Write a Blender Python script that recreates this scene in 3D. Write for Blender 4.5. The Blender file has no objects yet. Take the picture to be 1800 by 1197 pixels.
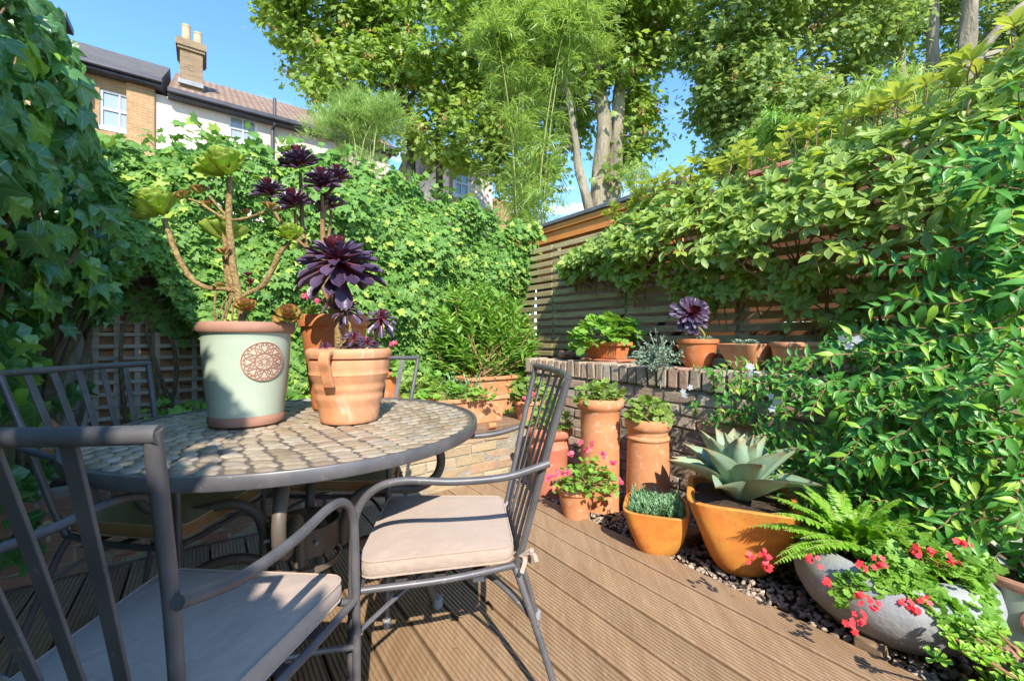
import bpy, math, random
import numpy as np
from math import sin, cos, pi, radians
random.seed(7); rng = np.random.default_rng(7)
C = bpy.context.scene.collection
scn = bpy.context.scene

# ------------------------------------------------------------------ camera, sky, sun, exposure
F = 750.0; HZ = 592.0; CH = 1.04; CXP = 900.0
cam_d = bpy.data.cameras.new('camera'); cam = bpy.data.objects.new('camera', cam_d); C.objects.link(cam)
cam.location = (0, 0, CH); cam.rotation_euler = (radians(90), 0, 0)
cam_d.sensor_width = 36.0; cam_d.lens = 36.0 * F / 1800.0
cam_d.shift_y = (HZ - 598.5) / 1800.0
cam_d.clip_start = 0.02; cam_d.clip_end = 3000
scn.camera = cam

SUN_EL = radians(40.5)
LH = np.array([-0.26, 0.966]); LH /= np.linalg.norm(LH)
LD = np.array([LH[0]*cos(SUN_EL), LH[1]*cos(SUN_EL), -sin(SUN_EL)])
world = bpy.data.worlds.new("World"); scn.world = world; world.use_nodes = True
wn = world.node_tree; wn.nodes.clear()
wo = wn.nodes.new('ShaderNodeOutputWorld'); bg = wn.nodes.new('ShaderNodeBackground')
sky = wn.nodes.new('ShaderNodeTexSky'); sky.sky_type = 'NISHITA'; sky.sun_disc = False
sky.sun_elevation = SUN_EL; sky.sun_rotation = math.atan2(-LH[0], -LH[1])
sky.air_density = 1.0; sky.dust_density = 0.15; sky.ozone_density = 4.5
tc = wn.nodes.new('ShaderNodeTexCoord'); mp = wn.nodes.new('ShaderNodeMapping'); mp.inputs['Scale'].default_value = (1, 1, 4.5)
nz = wn.nodes.new('ShaderNodeTexNoise'); nz.inputs['Scale'].default_value = 3.2; nz.inputs['Detail'].default_value = 9; nz.inputs['Roughness'].default_value = 0.62
wn.links.new(tc.outputs['Generated'], mp.inputs['Vector']); wn.links.new(mp.outputs['Vector'], nz.inputs['Vector'])
r1 = wn.nodes.new('ShaderNodeMapRange'); r1.inputs['From Min'].default_value = 0.55; r1.inputs['From Max'].default_value = 0.75; r1.clamp = True
wn.links.new(nz.outputs['Fac'], r1.inputs['Value'])
sp = wn.nodes.new('ShaderNodeSeparateXYZ'); wn.links.new(tc.outputs['Generated'], sp.inputs[0])
r2 = wn.nodes.new('ShaderNodeMapRange'); r2.inputs['From Min'].default_value = 0.45; r2.inputs['From Max'].default_value = 0.33; r2.clamp = True
wn.links.new(sp.outputs['Z'], r2.inputs['Value'])
mm = wn.nodes.new('ShaderNodeMath'); mm.operation = 'MULTIPLY'; wn.links.new(r1.outputs[0], mm.inputs[0]); wn.links.new(r2.outputs[0], mm.inputs[1])
mx = wn.nodes.new('ShaderNodeMixRGB'); mx.inputs['Color2'].default_value = (9.0, 9.4, 10.0, 1)
hs = wn.nodes.new('ShaderNodeHueSaturation'); hs.inputs['Saturation'].default_value = 1.12; hs.inputs['Value'].default_value = .96
wn.links.new(sky.outputs[0], hs.inputs['Color']); wn.links.new(mm.outputs[0], mx.inputs['Fac']); wn.links.new(hs.outputs[0], mx.inputs['Color1'])
wn.links.new(mx.outputs[0], bg.inputs['Color']); bg.inputs['Strength'].default_value = 0.15
wn.links.new(bg.outputs[0], wo.inputs['Surface'])

sun_d = bpy.data.lights.new('sun', 'SUN'); sun_d.energy = 2.6; sun_d.angle = radians(0.5); sun_d.color = (1.0, 0.93, 0.82)
sun = bpy.data.objects.new('sun', sun_d); C.objects.link(sun)
from mathutils import Vector, Matrix
sun.rotation_euler = Vector(tuple(LD)).to_track_quat('-Z', 'Y').to_euler()
scn.view_settings.view_transform = 'Standard'; scn.view_settings.look = 'None'
scn.view_settings.exposure = 1.6; scn.view_settings.gamma = 1.0
scn.render.engine = 'CYCLES'
scn.cycles.max_bounces = 8; scn.cycles.transparent_max_bounces = 8

# ------------------------------------------------------------------ coordinates
AN = math.atan(540/750.0)
US = np.array([-sin(AN), cos(AN)]); VT = np.array([cos(AN), sin(AN)])
def ST(s, t, z=0.0):
    return np.array([US[0]*s + VT[0]*t, US[1]*s + VT[1]*t, z])
def W(px, py, d):
    return np.array([(px-CXP)/F*d, d, CH - (py-HZ)/F*d])
def plane_t(px, py, T):
    u = (px-CXP)/F; d = T/(VT[0]*u + VT[1]); return d*(US[0]*u+US[1]), CH-(py-HZ)/F*d
def plane_s(px, py, S):
    u = (px-CXP)/F; d = S/(US[0]*u + US[1]); return d*(VT[0]*u+VT[1]), CH-(py-HZ)/F*d
def on_ground(px, py, z=0.0):
    d = (CH-z)*F/(py-HZ); return W(px, py, d)
n3 = lambda a: a/np.maximum(np.linalg.norm(a, axis=-1, keepdims=True), 1e-9)
VT3 = np.array([VT[0], VT[1], 0]); US3 = np.array([US[0], US[1], 0]); UP = np.array([0, 0, 1.0])

# ------------------------------------------------------------------ mesh building
class MB:
    def __init__(s): s.V = []; s.F = []; s.U = []; s.M = []; s.n = 0
    def add(s, v, faces, uv=None, mi=0):
        v = np.asarray(v, float).reshape(-1, 3)
        if uv is None: uv = np.zeros((len(v), 2))
        if isinstance(faces, np.ndarray): fl = [faces]
        else:
            d = {}
            for f in faces: d.setdefault(len(f), []).append(f)
            fl = [np.array(x) for x in d.values()]
        for f in fl:
            s.F.append(f + s.n); s.M.append(mi)
        s.V.append(v); s.U.append(np.asarray(uv, float)); s.n += len(v)
        return s
    def build(s, name, mat, parent=None, smooth=True, angle=40):
        me = bpy.data.meshes.new(name)
        V = np.concatenate(s.V); U = np.concatenate(s.U)
        off = np.array(parent.location) if parent is not None else np.zeros(3)
        if parent is not None and parent.parent is not None: off = off + np.array(parent.parent.location)
        V = V - off
        loops = np.concatenate([f.ravel() for f in s.F]).astype(np.int32)
        tot = np.concatenate([np.full(len(f), f.shape[1]) for f in s.F]).astype(np.int32)
        st = np.concatenate([[0], np.cumsum(tot)[:-1]]).astype(np.int32)
        mi = np.concatenate([np.full(len(f), m) for f, m in zip(s.F, s.M)]).astype(np.int32)
        me.vertices.add(len(V)); me.vertices.foreach_set('co', V.astype(np.float32).ravel())
        me.loops.add(len(loops)); me.loops.foreach_set('vertex_index', loops)
        me.polygons.add(len(tot)); me.polygons.foreach_set('loop_start', st); me.polygons.foreach_set('loop_total', tot)
        me.polygons.foreach_set('material_index', mi)
        me.polygons.foreach_set('use_smooth', np.full(len(tot), smooth))
        uvl = me.uv_layers.new(name='UVMap'); uvl.data.foreach_set('uv', U[loops].astype(np.float32).ravel())
        me.update(calc_edges=True); me.validate()
        if smooth and angle: me.set_sharp_from_angle(angle=radians(angle))
        for m in (mat if isinstance(mat, (list, tuple)) else [mat]): me.materials.append(m)
        o = bpy.data.objects.new(name, me); C.objects.link(o)
        if parent is not None: o.parent = parent
        return o
def thing(name, label, cat, loc=(0, 0, 0), group=None, rz=0):
    o = bpy.data.objects.new(name, None); C.objects.link(o); o.empty_display_size = .1
    o.location = tuple(float(a) for a in loc); o.rotation_euler = (0, 0, rz)
    o['label'] = label; o['category'] = cat
    if group: o['group'] = group
    return o
def tag(o, label, cat, group=None):
    o['label'] = label; o['category'] = cat
    if group: o['group'] = group
    return o
def structure(o): o['kind'] = 'structure'; return o

def smooth_path(pts, k=6):
    pts = np.asarray(pts, float)
    if len(pts) < 3: return pts
    P = np.vstack([2*pts[0]-pts[1], pts, 2*pts[-1]-pts[-2]]); out = []
    for i in range(1, len(P)-2):
        for j in range(k):
            t = j/k; a, b, c, d = P[i-1], P[i], P[i+1], P[i+2]
            out.append(.5*((2*b)+(-a+c)*t+(2*a-5*b+4*c-d)*t*t+(-a+3*b-3*c+d)*t**3))
    out.append(pts[-1]); return np.array(out)
def tube(mb, pts, r, sides=10, k=6, caps=True, smooth=True, flat=None, mi=0, jit=0):
    """r number or list along pts; flat=(w,h,updir) for a rectangular bar"""
    pts = np.asarray(pts, float); r = np.asarray(r, float)
    if r.ndim == 0: r = np.full(len(pts), float(r))
    if smooth and len(pts) > 2:
        q = np.column_stack([pts, np.interp(np.arange(len(pts)), np.arange(len(r)), r)]) if len(r) == len(pts) else None
        q = smooth_path(np.column_stack([pts, r]), k); pts = q[:, :3]; r = np.maximum(q[:, 3], 1e-4)
    n = len(pts); T = n3(np.gradient(pts, axis=0))
    up = np.array([0, 0, 1.0]) if abs(T[0][2]) < .9 else np.array([0, 1.0, 0])
    if flat is not None: up = np.array(flat[2], float)
    rings = []; N = n3(up - T[0]*np.dot(up, T[0]))
    for i in range(n):
        N = n3(N - T[i]*np.dot(N, T[i])); B = np.cross(T[i], N)
        if flat is None:
            a = np.arange(sides)/sides*2*pi
            rr = r[i]*(1+jit*np.sin(a*3+i*.9)) if jit else r[i]
            ring = pts[i] + (np.cos(a)*rr)[:, None]*N + (np.sin(a)*rr)[:, None]*B
        else:
            w, h = flat[0]/2, flat[1]/2; c = min(w, h)*.35
            pr = [(h, w-c), (h-c, w), (-h+c, w), (-h, w-c), (-h, -w+c), (-h+c, -w), (h-c, -w), (h, -w+c)]
            ring = np.array([pts[i]+N*a_+B*b_ for a_, b_ in pr])
        rings.append(ring)
    m = len(rings[0]); V = np.concatenate(rings)
    fc = []
    for i in range(n-1):
        for j in range(m):
            a = i*m+j; b = i*m+(j+1) % m
            fc.append((a, b, b+m, a+m))
    if caps: fc.append(tuple(range(m))[::-1]); fc.append(tuple(range((n-1)*m, n*m)))
    L = np.repeat(np.linspace(0, 1, n), m); A = np.tile(np.arange(m)/m, n)
    mb.add(V, fc, np.column_stack([A, L]), mi)
    return mb
# chamfered box
_sg = [(a, b, c) for a in (-1, 1) for b in (-1, 1) for c in (-1, 1)]
def _cb_faces():
    idx = {(s, a): i*3+a for i, s in enumerate(_sg) for a in range(3)}
    V = np.array([[s[k]*(1 if k == a else .8) for k in range(3)] for s in _sg for a in range(3)])
    fs = []
    for a in range(3):
        for sg in (-1, 1):
            b, c = [k for k in range(3) if k != a]; f = []
            for sb, sc in ((-1, -1), (1, -1), (1, 1), (-1, 1)):
                s = [0, 0, 0]; s[a] = sg; s[b] = sb; s[c] = sc; f.append(idx[(tuple(s), a)])
            fs.append(f)
    for a in range(3):
        b, c = [k for k in range(3) if k != a]
        for sb in (-1, 1):
            for sc in (-1, 1):
                s0 = [0]*3; s0[a] = -1; s0[b] = sb; s0[c] = sc; s1 = list(s0); s1[a] = 1
                fs.append([idx[(tuple(s0), b)], idx[(tuple(s1), b)], idx[(tuple(s1), c)], idx[(tuple(s0), c)]])
    for s in _sg: fs.append([idx[(s, 0)], idx[(s, 1)], idx[(s, 2)]])
    out = []
    for f in fs:
        p = V[f]; nn = np.cross(p[1]-p[0], p[2]-p[0])
        out.append(tuple(f) if np.dot(nn, p.mean(0)) > 0 else tuple(f[::-1]))
    return out
CBF = _cb_faces()
def box(mb, c, size, ax=None, b=.004, jit=0, mi=0):
    """c centre; size along axes ax (3x3 rows)"""
    h = np.array(size)/2.0
    bb = min(b, h.min()*.45)
    V = np.array([[s[k]*(h[k] if k == a else h[k]-bb) for k in range(3)] for s in _sg for a in range(3)])
    if jit: V = V + rng.normal(0, jit, V.shape)
    if ax is not None:
        V = V @ np.array(ax)
    mb.add(V+np.array(c), CBF, V[:, :2], mi); return mb
GA = np.array([US3, VT3, UP])     # garden axes: s, t, z
if np.dot(np.cross(GA[0], GA[1]), GA[2]) < 0: GAX = np.array([VT3, US3, UP])
else: GAX = GA
def gbox(mb, s0, s1, t0, t1, z0, z1, b=.004, jit=0, mi=0):
    c = ST((s0+s1)/2, (t0+t1)/2, (z0+z1)/2)
    return box(mb, c, (abs(t1-t0), abs(s1-s0), abs(z1-z0)), np.array([VT3, US3, UP]), b, jit, mi)
def lathe(mb, prof, c, seg=48, sx=1, sy=1, rot=0, fn=None, mi=0, ax=None):
    prof = np.asarray(prof, float); a = np.arange(seg)/seg*2*pi; n = len(prof); V = []
    for (r, z) in prof:
        rr = r*np.ones(seg)
        if fn is not None: rr = rr*fn(a, z)
        V.append(np.column_stack([rr*np.cos(a)*sx, rr*np.sin(a)*sy, np.full(seg, z)]))
    V = np.concatenate(V); cr, sr = cos(rot), sin(rot)
    V = np.column_stack([V[:, 0]*cr-V[:, 1]*sr, V[:, 0]*sr+V[:, 1]*cr, V[:, 2]])
    if ax is not None: V = V @ np.array(ax)
    fc = []
    for i in range(n-1):
        for j in range(seg):
            p = i*seg+j; q = i*seg+(j+1) % seg; fc.append((p, q, q+seg, p+seg))
    fc.append(tuple(range(seg))[::-1]); fc.append(tuple(range((n-1)*seg, n*seg)))
    uv = np.column_stack([np.tile(np.arange(seg)/seg, n), np.repeat(np.linspace(0, 1, n), seg)])
    mb.add(V+np.array(c), fc, uv, mi); return mb

# ------------------------------------------------------------------ materials
def nd(nt, t, **kw):
    n = nt.nodes.new(t)
    for k, v in kw.items():
        if k in n.inputs: n.inputs[k].default_value = v
        else: setattr(n, k, v)
    return n
def col(c): return (c[0], c[1], c[2], 1)
def base_mat(name):
    m = bpy.data.materials.new(name); m.use_nodes = True; nt = m.node_tree; nt.nodes.clear()
    out = nt.nodes.new('ShaderNodeOutputMaterial'); p = nt.nodes.new('ShaderNodeBsdfPrincipled')
    nt.links.new(p.outputs[0], out.inputs['Surface']); return m, nt, p, out
def mixc(nt, fac, a, b, mode='MIX'):
    n = nt.nodes.new('ShaderNodeMixRGB'); n.blend_type = mode
    for i, x in (('Fac', fac), ('Color1', a), ('Color2', b)):
        if hasattr(x, 'is_linked') or hasattr(x, 'links'): nt.links.new(x, n.inputs[i])
        elif i == 'Fac': n.inputs[i].default_value = x
        else: n.inputs[i].default_value = col(x)
    return n.outputs[0]
def rampv(nt, src, a, b, lo=0, hi=1):
    n = nt.nodes.new('ShaderNodeMapRange'); n.inputs['From Min'].default_value = a; n.inputs['From Max'].default_value = b
    n.inputs['To Min'].default_value = lo; n.inputs['To Max'].default_value = hi; n.clamp = True
    nt.links.new(src, n.inputs['Value']); return n.outputs[0]
def noise(nt, scale, detail=4, rough=.55, coord='Object', stretch=None):
    t = nt.nodes.new('ShaderNodeTexCoord'); n = nt.nodes.new('ShaderNodeTexNoise')
    n.inputs['Scale'].default_value = scale; n.inputs['Detail'].default_value = detail; n.inputs['Roughness'].default_value = rough
    if stretch is not None:
        m = nt.nodes.new('ShaderNodeMapping'); m.inputs['Scale'].default_value = stretch[:3]
        if len(stretch) > 3: m.inputs['Rotation'].default_value = (0, 0, stretch[3])
        nt.links.new(t.outputs[coord], m.inputs[0]); nt.links.new(m.outputs[0], n.inputs['Vector'])
    else: nt.links.new(t.outputs[coord], n.inputs['Vector'])
    return n.outputs['Fac']
def bump(nt, p, h, strength=.3, dist=.01):
    b = nt.nodes.new('ShaderNodeBump'); b.inputs['Strength'].default_value = strength; b.inputs['Distance'].default_value = dist
    nt.links.new(h, b.inputs['Height']); nt.links.new(b.outputs[0], p.inputs['Normal'])
def island(nt): return nt.nodes.new('ShaderNodeNewGeometry').outputs['Random Per Island']

def mat_rough(name, c1, c2, scale=8, rough=.8, bs=.3, bd=.005, c3=None, fine=60, isl=0, stretch=None, spec=.3, stain=None):
    m, nt, p, o = base_mat(name)
    n1 = noise(nt, scale, 5, .6, stretch=stretch)
    c = mixc(nt, rampv(nt, n1, .35, .65), c1, c2)
    if c3 is not None: c = mixc(nt, rampv(nt, noise(nt, scale*2.7+3, 6, .65, stretch=stretch), .55, .7, 0, .8), c, c3)
    if stain is not None:
        c = mixc(nt, rampv(nt, noise(nt, scale*.8+1.7, 8, .72), .52, .72, 0, .55), c, stain)
        c = mixc(nt, rampv(nt, noise(nt, 140, 2, .5), .69, .72, 0, .5), c, [x*.4 for x in stain])
    if isl:
        v = rampv(nt, island(nt), 0, 1, 1-isl, 1+isl*.6)
        hv = nt.nodes.new('ShaderNodeHueSaturation'); nt.links.new(v, hv.inputs['Value']); nt.links.new(c, hv.inputs['Color']); c = hv.outputs[0]
    nt.links.new(c, p.inputs['Base Color']); p.inputs['Roughness'].default_value = rough
    p.inputs['Specular IOR Level'].default_value = spec
    bump(nt, p, noise(nt, fine, 6, .65, stretch=stretch), bs, bd); return m
def mat_leaf(name, dark, light, vein=None, margin=None, rough=.38, trans=.25, spec=.5, tip=None, basec=None, third=None, vw=.16, thirdp=.07, coat=0, mw=.72):
    m, nt, p, out = base_mat(name)
    rnd = island(nt)
    c = mixc(nt, rnd, dark, light)
    tc = nt.nodes.new('ShaderNodeTexCoord'); sx = nt.nodes.new('ShaderNodeSeparateXYZ'); nt.links.new(tc.outputs['UV'], sx.inputs[0])
    nb = noise(nt, 45, 3)
    c = mixc(nt, rampv(nt, nb, .35, .7, 0, .22), c, [x*.6 for x in dark])
    if third is not None:
        c = mixc(nt, rampv(nt, rnd, 1-thirdp-.01, 1-thirdp), c, third)
    if margin is not None: c = mixc(nt, rampv(nt, sx.outputs['X'], mw, .97, 0, .85), c, margin)
    if basec is not None: c = mixc(nt, rampv(nt, sx.outputs['Y'], .05, .65, .95, 0), c, basec)
    if tip is not None: c = mixc(nt, rampv(nt, sx.outputs['Y'], .8, 1, 0, .9), c, tip)
    if vein is not None: c = mixc(nt, rampv(nt, sx.outputs['X'], 0, vw, .8, 0), c, vein)
    nt.links.new(c, p.inputs['Base Color']); p.inputs['Roughness'].default_value = rough
    p.inputs['Specular IOR Level'].default_value = spec
    if coat: p.inputs['Coat Weight'].default_value = coat
    bump(nt, p, noise(nt, 90, 2), .25, .004)
    if trans > 0:
        tr = nt.nodes.new('ShaderNodeBsdfTranslucent'); ms = nt.nodes.new('ShaderNodeMixShader'); ms.inputs[0].default_value = trans
        hs = nt.nodes.new('ShaderNodeHueSaturation'); hs.inputs['Value'].default_value = 1.9; hs.inputs['Saturation'].default_value = 1.1
        hs.inputs['Hue'].default_value = .485
        nt.links.new(c, hs.inputs['Color']); nt.links.new(hs.outputs[0], tr.inputs['Color'])
        nt.links.new(p.outputs[0], ms.inputs[1]); nt.links.new(tr.outputs[0], ms.inputs[2]); nt.links.new(ms.outputs[0], out.inputs['Surface'])
    return m
M = {}
M['ivy_big'] = mat_leaf('ivy_leaf_dark', (.05, .16, .04), (.15, .32, .085), vein=(.32, .48, .2), margin=None, rough=.27, spec=.6, trans=.22, third=(.2, .38, .05), thirdp=.16, vw=.14)
M['ivy'] = mat_leaf('ivy_leaf', (.09, .215, .035), (.2, .36, .065), vein=(.27, .46, .13), rough=.55, spec=.3, trans=.22, third=(.36, .46, .08), thirdp=.12)
M['climber'] = mat_leaf('climber_leaf', (.2, .32, .06), (.36, .47, .1), vein=(.26, .42, .12), margin=(.44, .54, .16), rough=.42, spec=.4, trans=.36, third=(.36, .46, .06), thirdp=.12)
M['young'] = mat_leaf('young_climber_leaf', (.3, .38, .06), (.44, .5, .1), vein=(.4, .48, .16), rough=.4, trans=.35)
M['jasmine'] = mat_leaf('jasmine_leaf', (.065, .23, .04), (.14, .37, .05), vein=(.15, .38, .08), rough=.38, spec=.35, trans=.25, third=(.3, .5, .05), thirdp=.16, vw=.1)
M['syc'] = mat_leaf('sycamore_leaf', (.16, .27, .045), (.34, .46, .1), rough=.45, trans=.42, third=(.28, .36, .05), thirdp=.1)
M['syc_r'] = mat_leaf('tree_leaf_right', (.16, .25, .055), (.32, .42, .12), rough=.45, trans=.42, third=(.26, .32, .08), thirdp=.1)
M['seed'] = mat_leaf('seed_keys', (.35, .17, .05), (.5, .3, .1), rough=.6, trans=.2)
M['bamboo'] = mat_leaf('bamboo_leaf', (.18, .3, .06), (.36, .48, .11), rough=.4, trans=.35)
M['feather'] = mat_leaf('feathery_leaf', (.2, .33, .08), (.34, .46, .13), rough=.5, trans=.35)
M['bush'] = mat_leaf('bush_leaf', (.13, .28, .04), (.26, .45, .07), vein=(.25, .42, .1), rough=.35, trans=.25, third=(.3, .46, .07), thirdp=.15)
M['ger'] = mat_leaf('pelargonium_leaf', (.14, .32, .04), (.28, .48, .07), rough=.5, trans=.3)
M['ger_zone'] = mat_leaf('zoned_pelargonium_leaf', (.17, .3, .05), (.3, .44, .08), margin=None, basec=(.2, .16, .06), rough=.5, trans=.3)
M['fern'] = mat_leaf('fern_leaf', (.14, .34, .03), (.3, .52, .05), rough=.4, trans=.35)
M['sedum'] = mat_leaf('sedum_leaf', (.2, .42, .03), (.36, .6, .05), rough=.35, trans=.25, tip=(.42, .6, .1))
M['sedum_blue'] = mat_leaf('blue_sedum_leaf', (.14, .3, .14), (.28, .46, .22), rough=.5, trans=.15)
M['greygreen'] = mat_leaf('grey_green_leaf', (.2, .3, .2), (.33, .42, .3), rough=.6, trans=.1)
M['agave'] = mat_leaf('agave_leaf', (.27, .4, .25), (.36, .49, .33), rough=.6, trans=.08, margin=(.3, .36, .2), tip=(.35, .25, .12), spec=.25)
M['ech'] = mat_leaf('echeveria_leaf', (.22, .32, .24), (.32, .42, .32), rough=.55, trans=.1, tip=(.4, .42, .3))
M['aeo_green'] = mat_leaf('aeonium_green_leaf', (.3, .46, .05), (.44, .58, .1), rough=.4, trans=.3, margin=(.56, .42, .16), mw=.9)
M['aeo_rust'] = mat_leaf('aeonium_rust_leaf', (.3, .3, .05), (.46, .3, .08), rough=.4, trans=.2, margin=(.42, .12, .06), tip=(.4, .1, .06), basec=(.42, .4, .08))
M['aeo_purple'] = mat_leaf('aeonium_purple_leaf', (.05, .03, .065), (.12, .075, .14), rough=.36, trans=.08, basec=(.3, .035, .05), margin=(.17, .1, .15), spec=.5)
M['aeo_inner'] = mat_leaf('aeonium_young_leaf', (.1, .012, .025), (.17, .03, .035), rough=.28, trans=.15, basec=(.4, .04, .04), margin=(.1, .03, .05), spec=.6)
M['pink'] = mat_leaf('pink_petal', (.7, .06, .12), (.85, .2, .3), rough=.5, trans=.3)
M['red'] = mat_leaf('red_petal', (.75, .03, .05), (.85, .1, .1), rough=.5, trans=.3)
M['white_fl'] = mat_leaf('white_petal', (.8, .8, .78), (.85, .85, .85), rough=.5, trans=.3)
M['terra'] = mat_rough('terracotta', (.56, .22, .09), (.66, .29, .13), 7, .75, .25, .003, c3=(.68, .47, .34), stain=(.3, .16, .09), fine=90)
M['terra_pale'] = mat_rough('pale_terracotta', (.56, .23, .1), (.66, .33, .17), 9, .8, .3, .003, c3=(.7, .48, .34), stain=(.42, .2, .1), fine=80, stretch=(1, 1, .35))
M['terra_deep'] = mat_rough('deep_terracotta', (.52, .16, .05), (.62, .22, .08), 6, .6, .2, .002, c3=(.6, .34, .2), stain=(.32, .12, .05), fine=90)
M['terra_red'] = mat_rough('red_terracotta', (.5, .16, .09), (.58, .22, .13), 6, .8, .25, .003, c3=(.62, .4, .3), stain=(.26, .12, .08), fine=80)
M['terra_yellow'] = mat_rough('yellow_terracotta', (.66, .2, .04), (.7, .34, .06), 5, .65, .3, .004, c3=(.62, .16, .04), stain=(.42, .17, .05), fine=70)
M['terra_brown'] = mat_rough('brown_clay_rim', (.3, .15, .1), (.4, .21, .14), 10, .8, .3, .003, fine=90)
M['glaze'] = mat_rough('sage_glaze', (.40, .47, .35), (.46, .52, .40), 5, .35, .08, .002, c3=(.44, .50, .38), fine=40, spec=.4)
M['cream'] = mat_rough('cream_clay', (.5, .42, .3), (.56, .48, .36), 30, .8, .3, .002)
M['soil'] = mat_rough('soil', (.05, .035, .025), (.1, .07, .05), 30, .95, 1, .02)
M['stem'] = mat_rough('aeonium_stem', (.24, .13, .05), (.46, .34, .13), 90, .75, 1, .012, c3=(.58, .5, .34), fine=110)
M['stem_brown'] = mat_rough('brown_stem', (.22, .12, .06), (.33, .2, .1), 30, .8, .5, .004)
M['vine'] = mat_rough('vine_stem', (.12, .09, .05), (.22, .16, .09), 25, .85, .5, .004)
M['bark'] = mat_rough('grey_bark', (.22, .19, .13), (.38, .33, .24), 3, .9, 1, .05, c3=(.1, .1, .06), fine=18, stretch=(1, 1, .3))
M['bark_dark'] = mat_rough('dark_bark', (.07, .06, .045), (.14, .12, .09), 3, .9, .8, .03, fine=18)
M['culm'] = mat_rough('bamboo_culm', (.25, .28, .08), (.36, .36, .12), 6, .5, .1, .002)
M['stone'] = mat_rough('grey_stone', (.24, .25, .255), (.37, .375, .37), 5, .75, .6, .006, c3=(.2, .24, .28), fine=50)
M['timber'] = mat_rough('weathered_timber', (.2, .13, .08), (.3, .2, .12), 8, .85, .5, .004, stretch=(.3, 6, 6), fine=40, isl=.25)

def mat_metal():
    m, nt, p, o = base_mat('painted_steel')
    c = mixc(nt, rampv(nt, noise(nt, 14, 5), .4, .7), (.1, .096, .1), (.15, .14, .14))
    c = mixc(nt, rampv(nt, noise(nt, 55, 3, .5), .68, .72, 0, .5), c, (.28, .26, .24))
    nt.links.new(c, p.inputs['Base Color']); p.inputs['Roughness'].default_value = .42; p.inputs['Metallic'].default_value = .15
    bump(nt, p, noise(nt, 180, 3), .12, .001); return m
M['metal'] = mat_metal()
M['metal_brown'] = mat_rough('bronze_painted_steel', (.1, .08, .06), (.15, .12, .09), 12, .5, .15, .001, fine=120, spec=.5)
def mat_fabric():
    m, nt, p, o = base_mat('cushion_fabric')
    c = mixc(nt, rampv(nt, noise(nt, 5, 4), .3, .7), (.42, .31, .235), (.48, .36, .28))
    nt.links.new(c, p.inputs['Base Color']); p.inputs['Roughness'].default_value = .9
    p.inputs['Sheen Weight'].default_value = .2
    a = nt.nodes.new('ShaderNodeMath'); a.operation = 'ADD'
    nt.links.new(rampv(nt, noise(nt, 9, 3), 0, 1, 0, 8), a.inputs[0]); nt.links.new(noise(nt, 500, 2), a.inputs[1])
    bump(nt, p, a.outputs[0], .55, .005); return m
M['fabric'] = mat_fabric()
M['fabric_ochre'] = mat_rough('ochre_cushion_side', (.3, .16, .06), (.38, .22, .09), 20, .9, .3, .002, fine=300)
M['fabric_yellow'] = mat_rough('yellowed_cushion_fabric', (.38, .34, .2), (.46, .4, .24), 8, .9, .3, .002, fine=300)
def mat_pebble():
    m, nt, p, o = base_mat('mosaic_pebble')
    r = nt.nodes.new('ShaderNodeValToRGB'); nt.links.new(island(nt), r.inputs[0])
    cs = [(0, (.24, .18, .12)), (.25, (.34, .27, .18)), (.5, (.42, .34, .24)), (.7, (.3, .25, .2)), (.85, (.45, .38, .28)), (1, (.34, .24, .14))]
    el = r.color_ramp.elements; el[0].position, el[0].color = 0, col(cs[0][1]); el[1].position, el[1].color = 1, col(cs[-1][1])
    for q, c_ in cs[1:-1]:
        e = el.new(q); e.color = col(c_)
    c = mixc(nt, rampv(nt, noise(nt, 70, 5, .6), .4, .7, 0, .5), r.outputs[0], (.2, .14, .09))
    nt.links.new(c, p.inputs['Base Color']); p.inputs['Roughness'].default_value = .42
    bump(nt, p, noise(nt, 120, 4), .25, .002); return m
M['pebble'] = mat_pebble()
M['grout'] = mat_rough('dark_grout', (.1, .085, .065), (.16, .135, .11), 30, .9, .4, .002)
def mat_deck():
    m, nt, p, o = base_mat('grooved_decking')
    rz = AN
    n1 = noise(nt, 5, 6, .65, stretch=(5, .5, 1, -rz)); n2 = noise(nt, 26, 4, .7, stretch=(3, .6, 1, -rz)); n3_ = noise(nt, 1.3, 4)
    c = mixc(nt, rampv(nt, n1, .3, .7), (.255, .152, .08), (.365, .238, .132))
    c = mixc(nt, rampv(nt, n2, .56, .72, 0, .55), c, (.48, .37, .26))
    c = mixc(nt, rampv(nt, n3_, .45, .75, 0, .35), c, (.44, .33, .22))
    sx = nt.nodes.new('ShaderNodeSeparateXYZ'); t = nt.nodes.new('ShaderNodeTexCoord'); nt.links.new(t.outputs['UV'], sx.inputs[0])
    c = mixc(nt, rampv(nt, sx.outputs['X'], .0, 1, .35, 0), c, (.11, .065, .035))     # dirt that has settled in the grooves
    hv = nt.nodes.new('ShaderNodeHueSaturation'); nt.links.new(rampv(nt, island(nt), 0, 1, .8, 1.18), hv.inputs['Value']); nt.links.new(c, hv.inputs['Color'])
    nt.links.new(hv.outputs[0], p.inputs['Base Color']); p.inputs['Roughness'].default_value = .7
    bump(nt, p, n2, .35, .003); return m
M['deck'] = mat_deck()
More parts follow.
